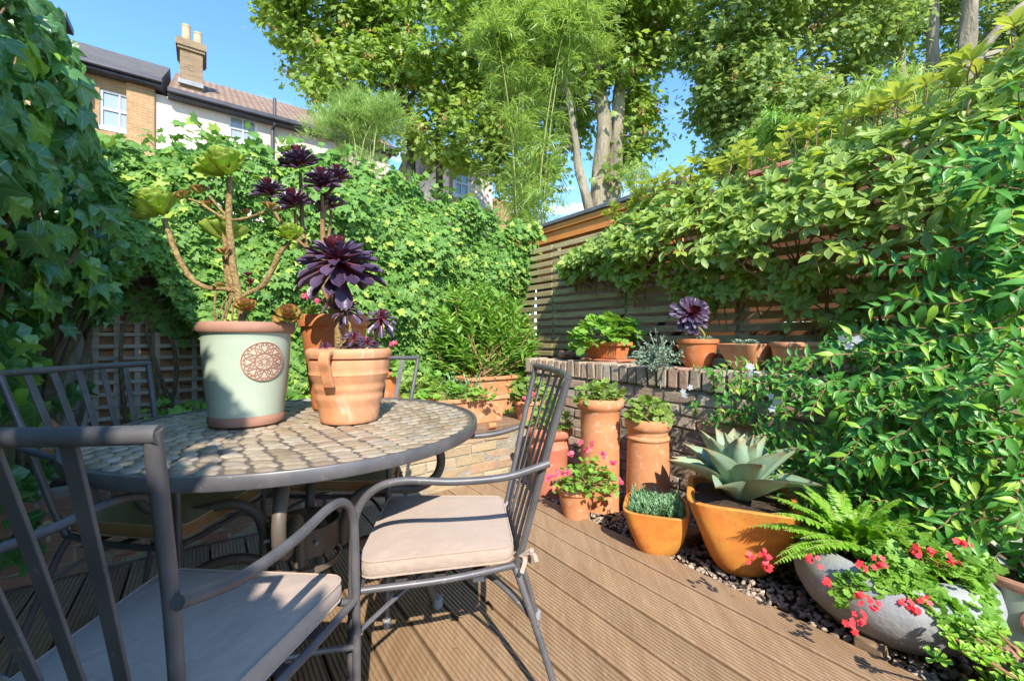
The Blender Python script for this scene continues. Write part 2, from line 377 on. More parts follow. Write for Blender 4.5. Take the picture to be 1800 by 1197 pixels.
def mat_bricks(name, cols, dirt=(.12, .1, .08), dirtv=.6):
    m, nt, p, o = base_mat(name)
    r = nt.nodes.new('ShaderNodeValToRGB'); nt.links.new(island(nt), r.inputs[0])
    el = r.color_ramp.elements; n = len(cols); el[0].color = col(cols[0]); el[1].color = col(cols[-1])
    for i in range(1, n-1): el.new(i/(n-1)).color = col(cols[i])
    c = mixc(nt, rampv(nt, noise(nt, 14, 6, .7), .5, .72, 0, dirtv), r.outputs[0], dirt)
    c = mixc(nt, rampv(nt, noise(nt, 6, 5, .7), .56, .75, 0, .5), c, (.42, .38, .3))
    nt.links.new(c, p.inputs['Base Color']); p.inputs['Roughness'].default_value = .9
    bump(nt, p, noise(nt, 45, 8, .7), .8, .012); return m
M['brick_old'] = mat_bricks('old_mixed_brick', [(.34, .27, .19), (.46, .32, .22), (.48, .42, .31), (.46, .27, .18), (.38, .31, .23), (.55, .48, .35)], dirtv=.45)
M['brick_yellow'] = mat_bricks('yellow_stock_brick', [(.45, .35, .2), (.38, .27, .15), (.5, .4, .26), (.42, .24, .14), (.48, .38, .22)], dirtv=.35)
M['brick_red'] = mat_bricks('red_brick', [(.3, .14, .1), (.36, .2, .14), (.26, .18, .13), (.34, .17, .12)], dirtv=.5)
M['mortar'] = mat_rough('lime_mortar', (.3, .27, .2), (.42, .38, .3), 10, .95, 1, .015, c3=(.16, .15, .1))
M['mortar_dark'] = mat_rough('stained_mortar', (.2, .17, .12), (.3, .26, .19), 8, .95, 1, .02, c3=(.1, .1, .06))
M['slat'] = mat_rough('slat_fence_wood', (.34, .26, .12), (.48, .38, .19), 6, .8, .3, .003, c3=(.22, .22, .1), isl=.25, stretch=(1, 1, 8))
M['board'] = mat_rough('green_stained_board', (.16, .16, .07), (.26, .22, .1), 6, .85, .3, .003, isl=.2, stretch=(5, 5, .5))
M['trellis'] = mat_rough('grey_trellis_wood', (.48, .41, .31), (.6, .52, .4), 8, .85, .3, .003, isl=.2, fine=60)
M['fenceboard'] = mat_rough('brown_fence_board', (.4, .2, .09), (.52, .28, .13), 6, .85, .3, .003, isl=.2, stretch=(1, 1, 6))
M['darkboard'] = mat_rough('dark_orange_board', (.14, .07, .035), (.26, .12, .05), 6, .85, .3, .003, isl=.5, stretch=(1, 1, 6))
M['wall_shade'] = mat_rough('shaded_shed_wall', (.03, .025, .02), (.05, .04, .03), 6, .85, .3, .003)  # near-black colour stands in for shade on the outbuilding wall
M['shedwood'] = mat_rough('orange_stained_wood', (.66, .22, .045), (.74, .28, .065), 3, .6, .2, .003, isl=.12, stretch=(1, 1, 6))
M['felt'] = mat_rough('dark_roof_felt', (.1, .1, .1), (.16, .16, .165), 12, .9, .5, .005)
M['gravel'] = mat_rough('gravel_stone', (.34, .25, .18), (.46, .38, .3), 30, .8, .3, .003, isl=.5)
M['ground'] = mat_rough('garden_earth', (.12, .1, .06), (.16, .14, .08), .5, .95, .5, .05)
M['render'] = mat_rough('pinkish_render', (.68, .56, .48), (.72, .6, .52), 1.5, .9, .1, .01)
M['whitepaint'] = mat_rough('white_paint', (.75, .75, .73), (.8, .8, .78), 5, .5, .05, .002)
M['slate'] = mat_rough('slate_roof', (.09, .085, .08), (.15, .135, .12), 3, .8, .5, .02, stretch=(1, 1, 5))
M['gutter'] = mat_rough('dark_gutter', (.05, .05, .06), (.08, .08, .1), 3, .4, .05, .002)
M['potpale'] = mat_rough('pale_chimney_pot', (.42, .31, .18), (.52, .4, .26), 3, .9, .2, .01)
M['lead'] = mat_rough('lead_flashing', (.22, .23, .25), (.3, .31, .33), 6, .5, .2, .01)
M['cable'] = mat_rough('black_cable', (.015, .015, .016), (.03, .03, .03), 9, .4, .05, .002)
def mat_brickwall(name, c1, c2, mort, scale=1.0, rot=0):
    m, nt, p, o = base_mat(name)
    b = nt.nodes.new('ShaderNodeTexBrick'); t = nt.nodes.new('ShaderNodeTexCoord')
    b.inputs['Color1'].default_value = col(c1); b.inputs['Color2'].default_value = col(c2); b.inputs['Mortar'].default_value = col(mort)
    b.inputs['Scale'].default_value = 1; b.inputs['Brick Width'].default_value = .225; b.inputs['Row Height'].default_value = .075; b.inputs['Mortar Size'].default_value = .009
    nt.links.new(t.outputs['UV'], b.inputs['Vector'])
    c = mixc(nt, rampv(nt, noise(nt, 1.5, 6, .7), .4, .75, 0, .45), b.outputs[0], [x*.5 for x in c1])
    nt.links.new(c, p.inputs['Base Color']); p.inputs['Roughness'].default_value = .9
    bump(nt, p, b.outputs['Fac'], -.4, .01); return m
M['hbrick'] = mat_brickwall('london_stock_brick', (.46, .27, .11), (.36, .2, .08), (.4, .32, .22))
M['hbrick_dark'] = mat_brickwall('sooty_stock_brick', (.3, .2, .1), (.18, .12, .07), (.28, .22, .15))
def mat_tiles():
    m, nt, p, o = base_mat('clay_roof_tiles')
    t = nt.nodes.new('ShaderNodeTexCoord'); w = nt.nodes.new('ShaderNodeTexWave'); w.inputs['Scale'].default_value = 1.6; w.inputs['Distortion'].default_value = .3
    nt.links.new(t.outputs['UV'], w.inputs['Vector'])
    c = mixc(nt, rampv(nt, noise(nt, 2.5, 6), .35, .7), (.22, .13, .08), (.33, .23, .15))
    c = mixc(nt, rampv(nt, w.outputs['Fac'], 0, .5, .5, 0), c, (.16, .1, .07))
    nt.links.new(c, p.inputs['Base Color']); p.inputs['Roughness'].default_value = .9; bump(nt, p, w.outputs['Fac'], .8, .05); return m
M['tiles'] = mat_tiles()
def mat_glass():
    m, nt, p, o = base_mat('window_glass'); p.inputs['Base Color'].default_value = (.3, .36, .42, 1); p.inputs['Roughness'].default_value = .06
    p.inputs['Specular IOR Level'].default_value = .8; return m
M['glass'] = mat_glass()
M['lace'] = mat_rough('lace_curtain', (.55, .58, .62), (.7, .73, .76), 14, .9, .1, .01)

# ------------------------------------------------------------------ leaf templates (base at origin, tip at +y, face up +z)
def leaf_t(prof, fold=.12, curl=.25, side2=False, cup=0):
    """prof: half widths at equal steps from base to tip"""
    n = len(prof); V = []; U = []; Fc = []
    for i, w in enumerate(prof):
        y = i/(n-1); z = -curl*y*y
        V += [(-w, y, z+fold*w*1.6+cup*w*w), (0, y, z), (w, y, z+fold*w*1.6+cup*w*w)]; U += [(1, y), (0, y), (1, y)]
    for i in range(n-1):
        a = i*3; Fc += [(a, a+1, a+4, a+3), (a+1, a+2, a+5, a+4)]
    return np.array(V), np.array(Fc), np.array(U)
def fan_t(out, centre=(0, .35), droop=.25, up=.0, veins=None):
    P = list(out); n = len(P); V = [(centre[0], centre[1], .0)]; U = [(0, .4)]
    for i, (x, y) in enumerate(P):
        r2 = (x-centre[0])**2+(y-centre[1])**2
        V.append((x, y, -droop*r2 + up)); U.append((0 if (veins and veins[i]) else 1, min(1, math.sqrt(r2)*1.6)))
    Fc = np.array([(0, 1+i, 1+(i+1) % n) for i in range(n)])
    V = np.array(V); p = V[Fc[0]]
    if np.cross(p[1]-p[0], p[2]-p[0])[2] < 0: Fc = Fc[:, ::-1]
    return V, Fc, np.array(U)
def ivy_t(w=1.0, droop=.25, sharp=1.0):
    h = [(0, 1, 1), (.13*w, .74, 0), (.2*w, .6, 0), (.36*w, .66, 0), (.5*w*sharp, .66, 1), (.42*w, .48, 0), (.35*w, .34, 0), (.44*w, .16, 0), (.43*w, .0, 1), (.28*w, -.06, 0), (.12*w, -.1, 0), (0, .02, 1)]
    o = h + [(-x, y, v) for x, y, v in h[1:-1][::-1]]
    return fan_t([(x, y) for x, y, v in o], (0, .3), droop, 0, [v for x, y, v in o])
IVY = [ivy_t(1, .25), ivy_t(1.15, .45), ivy_t(.9, .12), ivy_t(1.1, -.15)]
def ivy_big_t(curl=.3, fold=.12, w=1.0):
    """ivy leaf with an inner ring of vertices, for leaves near the camera"""
    V0, F0, U0 = ivy_t(w, 0); c = V0[0]; out = V0[1:]; n = len(out)
    V = [c]; U = [(0, .4)]
    for k, fr in ((0, .5), (1, 1.0)):
        for i in range(n):
            p = c+(out[i]-c)*fr; V.append(p); U.append(((U0[i+1][0])*(.9 if fr < 1 else 1), fr))
    V = np.array(V); r2 = ((V-c)**2).sum(1)
    V[:, 2] = -curl*np.maximum(V[:, 1]-.2, 0)**2 - fold*np.abs(V[:, 0])**1.5*2 + .05*np.sin(V[:, 1]*9+V[:, 0]*5)
    V[:, 2] += np.array([u[0] for u in U])*.035
    Fc = [(0, 1+i, 1+(i+1) % n) for i in range(n)] + [(1+i, 1+n+i, 1+n+(i+1) % n, 1+(i+1) % n) for i in range(n)]
    p = V[list(Fc[0])]
    if np.cross(p[1]-p[0], p[2]-p[0])[2] < 0: Fc = [f[::-1] for f in Fc]
    return V, Fc, np.array(U)
IVYB = [ivy_big_t(.3, .12), ivy_big_t(.55, .25, 1.1), ivy_big_t(.1, -.05, .85), ivy_big_t(.4, .3, .75)]
OBO = [leaf_t([.03, .1, .2, .26, .24, .14, 0], .2, .15), leaf_t([.03, .09, .18, .25, .25, .16, 0], .05, .4), leaf_t([.03, .11, .21, .24, .2, .1, 0], .35, -.05)]
OVA = [leaf_t([.03, .12, .19, .17, .1, .04, 0], .25, .25), leaf_t([.03, .11, .17, .165, .11, .04, 0], .1, .55), leaf_t([.03, .13, .2, .18, .1, .03, 0], .4, -.1), leaf_t([.03, .1, .15, .14, .09, .04, 0], .5, .35)]
LAN = [leaf_t([.02, .11, .155, .13, .06, 0], .25, .2), leaf_t([.02, .1, .14, .12, .06, 0], .1, .45)]
BAM = [leaf_t([.03, .07, .05, 0], .1, .3), leaf_t([.03, .08, .06, 0], .1, .6)]
SYC = [ivy_t(1.3, .3, 1.0), ivy_t(1.2, -.1), ivy_t(1.3, .5)]
SMALL = [leaf_t([.05, .3, .28, 0], .15, .2), leaf_t([.05, .26, .3, 0], .3, .4)]
def ger_t(cup=.2, lob=7):
    P = []; n = 28
    for i in range(n):
        a = -pi/2 + .25 + (2*pi-.5)*i/(n-1); r = .5*(1+.1*math.cos(lob*(a+pi/2)))*(1 if 1 < i < n-2 else .85)
        P.append((r*math.cos(a), .5+r*math.sin(a)))
    P.append((0, .3)); V, Fc, U = fan_t(P, (0, .45), -cup)
    V[1:, 2] += .04*np.sin(np.arange(n+1)*2*pi/4); U[:, 1] = np.concatenate([[0], np.full(n+1, 1.0)]); return V, Fc, U
GER = [ger_t(.2), ger_t(-.25), ger_t(.45)]
def spat_t(w, fold=.3, curl=-.2, thick=.04):
    ws = [w*.3, w*.36, w*.55, w*.85, w, w*.72, .03*w]; ys = [0, .25, .5, .7, .85, .96, 1.0]
    V = []; U = []
    for wy, y in zip(ws, ys):
        z = -curl*y*y
        for x, ux, dz in ((-1, 1, fold*wy), (-.5, .5, fold*wy*.3), (0, 0, 0), (.5, .5, fold*wy*.3), (1, 1, fold*wy)): V.append((x*wy, y, z+dz)); U.append((ux, y))
    top = len(V); V2 = [(x, y, z-thick*(1 if abs(U[i][0]) < .9 else 0)) for i, (x, y, z) in enumerate(V)]
    Fc = []
    for i in range(len(ws)-1):
        for j in range(4):
            a = i*5+j; Fc.append((a, a+1, a+6, a+5)); Fc.append((a+top, a+5+top, a+6+top, a+1+top))
    return np.array(V+V2), np.array(Fc), np.array(U+U)
AEG = [spat_t(.34, .5, -.35, .07), spat_t(.36, .6, -.2, .07)]
AEP = [spat_t(.155, .45, .12, .03), spat_t(.17, .5, .22, .03), spat_t(.14, .35, -.05, .03)]
AEW = [spat_t(.22, .5, .0, .04), spat_t(.24, .55, .12, .04)]
AEI = [spat_t(.2, .5, -.3, .04)]

def orient(tip, nrm):
    y = n3(tip); z = n3(nrm - (nrm*y).sum(-1, keepdims=True)*y); x = np.cross(y, z)
    return np.stack([x, y, z], axis=-2)   # rows
def scatter(mb, temps, pos, tip, nrm, size, mi=0, wid=None):
    pos = np.asarray(pos, float); N = len(pos)
    if N == 0: return
    R = orient(np.asarray(tip, float), np.asarray(nrm, float)); size = np.broadcast_to(np.asarray(size, float), (N,))
    which = rng.integers(0, len(temps), N)
    for k, (TV, TF, TU) in enumerate(temps):
        ix = np.where(which == k)[0]
        if len(ix) == 0: continue
        tv = TV
        V = np.einsum('vi,nij->nvj', tv, R[ix])*size[ix, None, None] + pos[ix, None, :]
        nv = len(TV); offs = (np.arange(len(ix))*nv)
        if isinstance(TF, np.ndarray): fl = [TF]
        else:
            d = {}
            for f in TF: d.setdefault(len(f), []).append(f)
            fl = [np.array(x) for x in d.values()]
        V = V.reshape(-1, 3); U = np.tile(TU, (len(ix), 1)); n0 = mb.n
        first = True
        for f in fl:
            ff = (f[None, :, :] + offs[:, None, None]).reshape(-1, f.shape[1]) + n0
            mb.F.append(ff); mb.M.append(mi)
        mb.V.append(V); mb.U.append(U); mb.n += len(V)
def rv(n, s=1.0): return rng.normal(0, s, (n, 3))
def rsph(n): return n3(rng.normal(0, 1, (n, 3)))

# ================================================================== THE SETTING
def quad(name, pts, mat):
    mb = MB(); mb.add(np.array(pts), [(0, 1, 2, 3)]); return structure(mb.build(name, mat, smooth=False))
quad('ground', [(-400, -300, -.06), (400, -300, -.06), (400, 900, -.06), (-400, 900, -.06)], M['ground'])

# deck of grooved boards running along s
def deck():
    mb = MB(); bw = .147; gap = .009; s0, s1 = -1.6, 2.62; t = 1.78
    while t > -.85:
        t0 = t-bw+gap; ng = 9; prof = [(t0, -.03, 0), (t0, -.003, .6), (t0+.003, 0, 1)]
        lane = (bw-gap-.006)/ng
        for g in range(ng):
            a = t0+.003+g*lane
            prof += [(a+lane*.6, 0, 1), (a+lane*.68, -.0033, 0), (a+lane*.92, -.0033, 0), (a+lane, 0, 1)]
        prof += [(t-.003+0, 0, 1), (t, -.003, .6), (t, -.03, 0)]
        ss = np.linspace(s0, s1, 2); V = []; U = []
        dz = random.uniform(-.0015, .0015)
        for s in ss:
            for (tt, z, u) in prof: V.append(ST(s, tt, z+dz)); U.append((u, s))
        n = len(prof); fc = [(i, i+1, i+1+n, i+n) for i in range(n-1)]
        fc = [f[::-1] for f in fc]
        V = np.array(V); p = V[list(fc[3])]
        if np.cross(p[1]-p[0], p[2]-p[0])[2] < 0: fc = [f[::-1] for f in fc]
        mb.add(V, fc, U); t -= bw
    return structure(mb.build('deck', M['deck'], smooth=False))
deck()
mb = MB(); gbox(mb, -1.6, 2.62, -.9, 1.765, -.055, -.034); structure(mb.build('deck_underframe', M['soil'], smooth=False))
# gravel strip
mb = MB(); gbox(mb, -1.6, 3.2, 1.78, 2.4, -.058, -.035); structure(mb.build('path', M['soil'], smooth=False))
def sphere_t(nu=7, nv=4):
    V = [(0, 0, -1)]
    for i in range(1, nv):
        th = pi*i/nv
        for j in range(nu):
            a = 2*pi*j/nu; V.append((sin(th)*cos(a), sin(th)*sin(a), -cos(th)))
    V.append((0, 0, 1)); Fc = []
    for j in range(nu): Fc.append((0, 1+(j+1) % nu, 1+j))
    for i in range(nv-2):
        for j in range(nu): a = 1+i*nu+j; b = 1+i*nu+(j+1) % nu; Fc.append((a, b, b+nu, a+nu))
    l = len(V)-1
    for j in range(nu): Fc.append((l-nu+j, l-nu+(j+1) % nu, l))
    return np.array(V), Fc
SPH = sphere_t()
mb = MB(); V0, F0 = SPH; temps = []
for k in range(5):
    temps.append((V0*np.array([1, .75, .5])+rng.normal(0, .1, V0.shape), F0, np.zeros((len(V0), 2))))
N = 4200; s = rng.uniform(-.6, 3.0, N); t = rng.uniform(1.785, 2.35, N)
P = np.array([ST(a, b, -.03+rng.uniform(0, .018)) for a, b in zip(s, t)])
scatter(mb, temps, P, rv(N), np.tile(UP, (N, 1))+rv(N, .4), rng.uniform(.007, .017, N))
o = mb.build('gravel', M['gravel']); o['kind'] = 'stuff'; tag(o, 'small brown gravel stones strewn between the deck and the brick wall', 'gravel')

# ---- brick walls
def brick_wall(mb, s0, s1, tface, z0, ncourse, dirx, cz=.075, bl=.215, bh=.066, depth=.1, jit=.0028, along='s', flip=1):
    for c in range(ncourse):
        off = (c % 2)*.1125; a = s0-off
        while a < s1:
            b0, b1 = max(a, s0), min(a+bl, s1)
            if b1-b0 > .03:
                dj = random.uniform(-.004, .006); z = z0+c*cz
                if along == 's': gbox(mb, b0, b1, tface-dj, tface+depth, z, z+bh, .006, jit)
                else: gbox(mb, tface-dj, tface+depth, b0, b1, z, z+bh, .004, jit)
            a += bl+.0125
w = thing('brick_wall', 'long old mixed brick retaining wall with bricks on edge along its top', 'wall', ST(1.0, 2.4, 0))
mb = MB(); gbox(mb, -1.2, 3.05, 2.364, 2.95, -.05, .72); mb.build('mortar', M['mortar_dark'], w, smooth=False)
mb = MB(); brick_wall(mb, -1.2, 3.05, 2.36, -.04, 10, 1); mb.build('brick_courses', M['brick_old'], w, smooth=False)
mb = MB(); a = -1.2
while a < 3.0:
    dj = random.uniform(-.006, .008); gbox(mb, a, a+.064, 2.345+dj, 2.56, .722, .845+random.uniform(-.006, .006), .007, .003); a += .076
mb.build('capping_bricks', M['brick_old'], w, smooth=False)
mb = MB(); gbox(mb, -1.2, 3.05, 2.562, 2.95, .722, .815); mb.build('ledge_top', M['soil'], w, smooth=False)
# low yellow wall of the raised bed
w = thing('brick_wall', 'low yellow and red brick wall behind the table holding the raised bed', 'wall', ST(2.66, .8, 0))
mb = MB(); gbox(mb, 2.654, 2.9, -.85, 2.36, -.05, .33); mb.build('mortar', M['mortar'], w, smooth=False)
mb = MB(); brick_wall(mb, .75, 2.33, 2.65, -.02, 5, 1, along='t'); mb.build('yellow_bricks', M['brick_yellow'], w, smooth=False)
mb = MB(); brick_wall(mb, -.8, .73, 2.65, -.02, 5, 1, along='t'); mb.build('red_bricks', M['brick_red'], w, smooth=False)
mb = MB()
gbox(mb, 2.62, 2.80, 1.25, 2.33, .345, .385, .005); gbox(mb, 2.83, 2.99, 1.0, 2.33, .345, .383, .005)
tag(mb.build('timber_plank', M['timber']), 'weathered timber planks laid along the low yellow brick wall', 'plank')
mb = MB(); gbox(mb, 2.9, 4.25, -.85, 2.36, -.05, .36); gbox(mb, 3.06, 4.25, 2.36, 2.95, -.05, .36); structure(mb.build('raised_bed', M['soil'], smooth=False))
# timber edging along the gravel
mb = MB(); gbox(mb, 1.22, 1.3, 1.785, 2.35, -.05, .03, .006); tag(mb.build('timber_batten', M['timber']), 'dark timber batten crossing the gravel between the two yellow square planters', 'batten')
mb = MB(); gbox(mb, .42, .5, 1.785, 2.35, -.05, .025, .006); tag(mb.build('timber_batten', M['timber']), 'dark timber batten crossing the gravel between the agave planter and the grey bowl', 'batten')

# ---- left fence + boards
w = thing('board_fence', 'green stained upright board fence under the big leaved ivy at the left', 'fence', ST(1, -.8, 0))
mb = MB(); a = -4.0
while a < 4.25:
    gbox(mb, a, a+.14, -.83+random.uniform(-.004, .004), -.8, -.04, 2.05 if a < 2.2 else 1.9, .004); a += .146
mb.build('boards', M['board'], w, smooth=False)
for q in (-2.0, 0.2, 2.4, 4.0):
    mb = MB(); gbox(mb, q, q+.09, -.8, -.71, -.04, 2.03 if q < 2.3 else 1.88); mb.build('post', M['trellis'], w, smooth=False)
# ---- back fence with trellis
w = thing('trellis_fence', 'brown board fence with grey square trellis at the back left', 'fence', ST(4.25, .5, 0))
mb = MB(); a = -.0
zz = .1
while zz < 1.85:
    gbox(mb, 4.30, 4.32, -.85, 2.98, zz, zz+.135, .003); zz += .14
mb.build('boards', M['fenceboard'], w, smooth=False)
mb = MB()
for k in range(22): gbox(mb, 4.255, 4.272, -.66+k*.115, -.66+k*.115+.036, .3, 1.95, .003)
mb.build('upright_laths', M['trellis'], w, smooth=False)
mb = MB()
for k in range(19): gbox(mb, 4.238, 4.2535, -.68, 1.9, .34+k*.088, .34+k*.088+.028, .003)
mb.build('cross_laths', M['trellis'], w, smooth=False)
for tq in (-.72, 1.2, 2.9):
    mb = MB(); gbox(mb, 4.2, 4.29, tq-.045, tq+.045, -.04, 1.98); mb.build('post', M['trellis'], w, smooth=False)
# ---- right slatted fence
w = thing('slat_fence', 'horizontal narrow slat fence of brown wood above the old brick wall', 'fence', ST(1, 2.95, 0))
for q in range(6):
    s0 = -1.4+q*.95
    mb = MB(); zz = .84
    while zz < 2.0:
        gbox(mb, s0+.01, s0+.94, 2.93, 2.948, zz, zz+.05, .003, .0008); zz += .079
    mb.build('slat_panel', M['slat'], w, smooth=False)
    mb = MB(); gbox(mb, s0-.035, s0+.035, 2.951, 3.02, -.04, 1.98); mb.build('post', M['slat'], w, smooth=False)

# ---- neighbour's outbuilding with orange fascia and felt roof
w = thing('garden_room', 'orange stained timber outbuilding with dark felt roof beyond the slat fence', 'outbuilding', ST(3, 3.6, 0))
s_a, s_b = 2.15, 4.4
mb = MB(); gbox(mb, s_a, s_b-.18, 3.42, 5.4, -.05, 2.1)
mb.build('wall', M['wall_shade'], w, smooth=False)  # shade behind the slats is put into this wall's colour
mb = MB()
for k in range(3): gbox(mb, s_a+.01, s_b-.19, 3.40, 3.4185, 1.71+k*.135, 1.71+k*.135+.128, .004)
mb.build('cladding', M['shedwood'], w, smooth=False)
mb = MB(); gbox(mb, s_a-.1, s_b, 3.21, 3.24, 2.12, 2.285, .004); gbox(mb, s_b-.03, s_b, 3.2415, 5.5, 2.12, 2.285, .004); gbox(mb, s_a-.1, s_b+.02, 3.185, 3.2085, 2.235, 2.30, .004); mb.build('fascia', M['shedwood'], w, smooth=False)
mb = MB(); gbox(mb, s_a-.1, s_b-.04, 3.2415, 3.4, 2.105, 2.118, .002); mb.build('soffit', M['shedwood'], w, smooth=False)
mb = MB(); gbox(mb, s_a-.15, s_b+.05, 3.16, 5.5, 2.302, 2.345, .006); mb.build('roof', M['felt'], w, smooth=False)

mb = MB()
for k in range(13): gbox(mb, -1.4, 2.14, 3.5, 3.52, .5+k*.13, .5+k*.13+.128, .001)
tag(mb.build('board_fence', M['darkboard'], smooth=False), 'orange boarding glimpsed through the slats behind the climber', 'fence')
# ================================================================== FAR BUILDINGS
def uvbox(mb, c, size, ax, mi=0):
    """box with metric uv on faces"""
    h = np.array(size)/2
    for a in range(3):
        b, c2 = [(1, 2), (0, 2), (0, 1)][a]
        for sg in (-1, 1):
            pts = []; uv = []
            for sb, sc in ((-1, -1), (1, -1), (1, 1), (-1, 1)):
                v = [0, 0, 0]; v[a] = sg*h[a]; v[b] = sb*h[b]; v[c2] = sc*h[c2]
                pts.append(np.array(v) @ ax + c); uv.append((v[b], v[c2]))
            nn = np.cross(pts[1]-pts[0], pts[2]-pts[0]); out = (np.array([0.0]*a+[sg]+[0.0]*(2-a))) @ ax
            f = (0, 1, 2, 3) if np.dot(nn, out) > 0 else (3, 2, 1, 0)
            mb.add(np.array(pts), [f], np.array(uv), mi)
def ubox(mb, s0, s1, t0, t1, z0, z1):
    uvbox(mb, ST((s0+s1)/2, (t0+t1)/2, (z0+z1)/2), (abs(t1-t0), abs(s1-s0), abs(z1-z0)), np.array([VT3, US3, UP]))
def prism(mb, prof, t0, t1):
    """prof list of (s,z) polygon extruded along t"""
    n = len(prof); V = [ST(s, t0, z) for s, z in prof]+[ST(s, t1, z) for s, z in prof]; fc = []
    cen = np.mean(V, axis=0); V = np.array(V)
    for i in range(n):
        j = (i+1) % n; fc.append((i, j, j+n, i+n))
    fc += [tuple(range(n)), tuple(range(n, 2*n))]
    out = []
    for f in fc:
        p = V[list(f)]; nn = np.cross(p[1]-p[0], p[2]-p[0]); out.append(f if np.dot(nn, p.mean(0)-cen) > 0 else f[::-1])
    for f in out:
        p = V[list(f)]; l = len(f)
        e = n3(p[1]-p[0]); 
        tt = (p - ST(0, 0, 0)) @ VT3; ss = (p @ US3)*.7 + p[:, 2]*.7
        mb.add(p, [tuple(range(l))], np.column_stack([tt, ss]))
def window(parent, s, t0, t1, z0, z1, bars=2, frame='whitepaint', glass='glass'):
    mb = MB(); f = .06
    gbox(mb, s-.05, s+.02, t0, t0+f, z0, z1); gbox(mb, s-.05, s+.02, t1-f, t1, z0, z1)
    gbox(mb, s-.048, s+.018, t0+f, t1-f, z1-f, z1); gbox(mb, s-.048, s+.018, t0+f, t1-f, z0, z0+f)
    gbox(mb, s-.046, s, t0+f, t1-f, (z0+z1)/2-.03, (z0+z1)/2+.03)
    for k in range(1, bars): c = t0+(t1-t0)*k/bars; gbox(mb, s-.04, s-.005, c-.015, c+.015, z0+f, z1-f)
    wf = mb.build('window', M[frame], parent, smooth=False)
    mb = MB(); gbox(mb, s-.004, s+.004, t0+f, t1-f, z0+f, z1-f)
    g = mb.build('pane', M[glass], wf, smooth=False)
    mb = MB(); gbox(mb, s+.006, s+.012, t0+f, t1-f, z0+f, z1-f-.35*(z1-z0)); mb.build('curtain', M['lace'], wf, smooth=False)
    mb = MB(); gbox(mb, s-.12, s+.02, t0-.06, t1+.06, z0-.1, z0-.003); mb.build('sill', M['whitepaint'], wf, smooth=False)
SH = 16.0
def ft(px): return plane_s(px, 100, SH)[0]
def fz(px, py): return plane_s(px, py, SH)[1]
ez = fz(325, 165)
# brick terrace house
tb0, tb1, tb2 = ft(-250), ft(272), ft(560)
w = thing('terraced_house', 'yellow brick house with slate roof and lace curtained sash window', 'house', ST(SH, ft(150), 0))
wt0, wt1 = ft(175), ft(243); wz0, wz1 = fz(210, 228), fz(210, 163)
mb = MB()
ubox(mb, SH, SH+8, tb0, wt0, -.05, ez); ubox(mb, SH+.002, SH+8, wt1, tb1-.6, -.05, ez)
ubox(mb, SH+.002, SH+8, wt0, wt1, -.05, wz0); ubox(mb, SH+.002, SH+8, wt0, wt1, wz1, ez); ubox(mb, SH+.2, SH+8, wt0, wt1, wz0, wz1)
ubox(mb, SH-.09, SH+8, tb1-.6, tb1, -.05, ez-.02)
mb.build('wall', M['hbrick'], w, smooth=False)
window(w, SH+.1, wt0, wt1, wz0, wz1, 2)
mb = MB(); prism(mb, [(SH-.35, ez+.05), (SH+3.9, ez+2.55), (SH+8.3, ez+.05)], tb0, tb1+.15); mb.build('roof', M['slate'], w, smooth=False)
mb = MB(); gbox(mb, SH-.45, SH-.33, tb0, tb1+.2, ez-.06, ez+.07, .02); gbox(mb, SH-.33, SH+.0, tb0, tb1+.2, ez-.14, ez-.07, .01); mb.build('gutter', M['gutter'], w, smooth=False)
# chimney on the party wall
ct0, ct1 = ft(305), ft(349); cb = fz(325, 160)
mb = MB(); ubox(mb, SH+.7, SH+1.6, ct0, ct1, ez-.2, ez+3.05); chs = 1.0
ch_top = CH + (HZ-72)/F * (ST(SH+.7, (ct0+ct1)/2)[1])
mb = MB(); ubox(mb, SH+.7, SH+1.6, ct0+.12, ct1+.1, ez-.2, ch_top-.3); ubox(mb, SH+.64, SH+1.66, ct0+.06, ct1+.16, ch_top-.3, ch_top-.22); ubox(mb, SH+.6, SH+1.7, ct0+.02, ct1+.2, ch_top-.219, ch_top)
st_ = mb.build('chimney', M['hbrick_dark'], w, smooth=False)
for k, tq in enumerate((ct0+.27, ct1-.03)):
    mb = MB(); hh = .62 if k == 0 else .5
    lathe(mb, [(.12, 0), (.13, .03), (.12, .3), (.11, hh), (.12, hh+.01), (.12, hh+.06), (.1, hh+.07), (.09, hh-.1)], ST(SH+1.1, tq, ch_top), 20)
    mb.build('chimney_pot', M['potpale'], st_)
mb = MB(); gbox(mb, SH+.6, SH+.69, ct0+.08, ct1+.12, ez+.58, ez+.72); mb.build('flashing', M['lead'], w, smooth=False)
# rendered house
w2 = thing('terraced_house', 'pinkish white rendered house with clay tile roof right of the chimney', 'house', ST(SH, ft(400), 0))
tw0, tw1 = ft(402), ft(452); zz0, zz1 = fz(428, 250), fz(428, 206)
mb = MB(); ubox(mb, SH+.01, SH+8, tb1+.003, tw0, -.05, ez-.22); ubox(mb, SH+.01, SH+8, tw1, tb2+2.5, -.05, ez-.22)
ubox(mb, SH+.01, SH+8, tw0, tw1, -.05, zz0); ubox(mb, SH+.01, SH+8, tw0, tw1, zz1, ez-.22); ubox(mb, SH+.2, SH+8, tw0, tw1, zz0, zz1)
mb.build('wall', M['render'], w2, smooth=False)
window(w2, SH+.1, tw0, tw1, zz0, zz1, 2)
mb = MB(); prism(mb, [(SH-.3, ez-.12), (SH+3.9, ez+2.45), (SH+8.3, ez-.12)], tb1+.3, tb2+2.8); mb.build('roof', M['tiles'], w2, smooth=False)
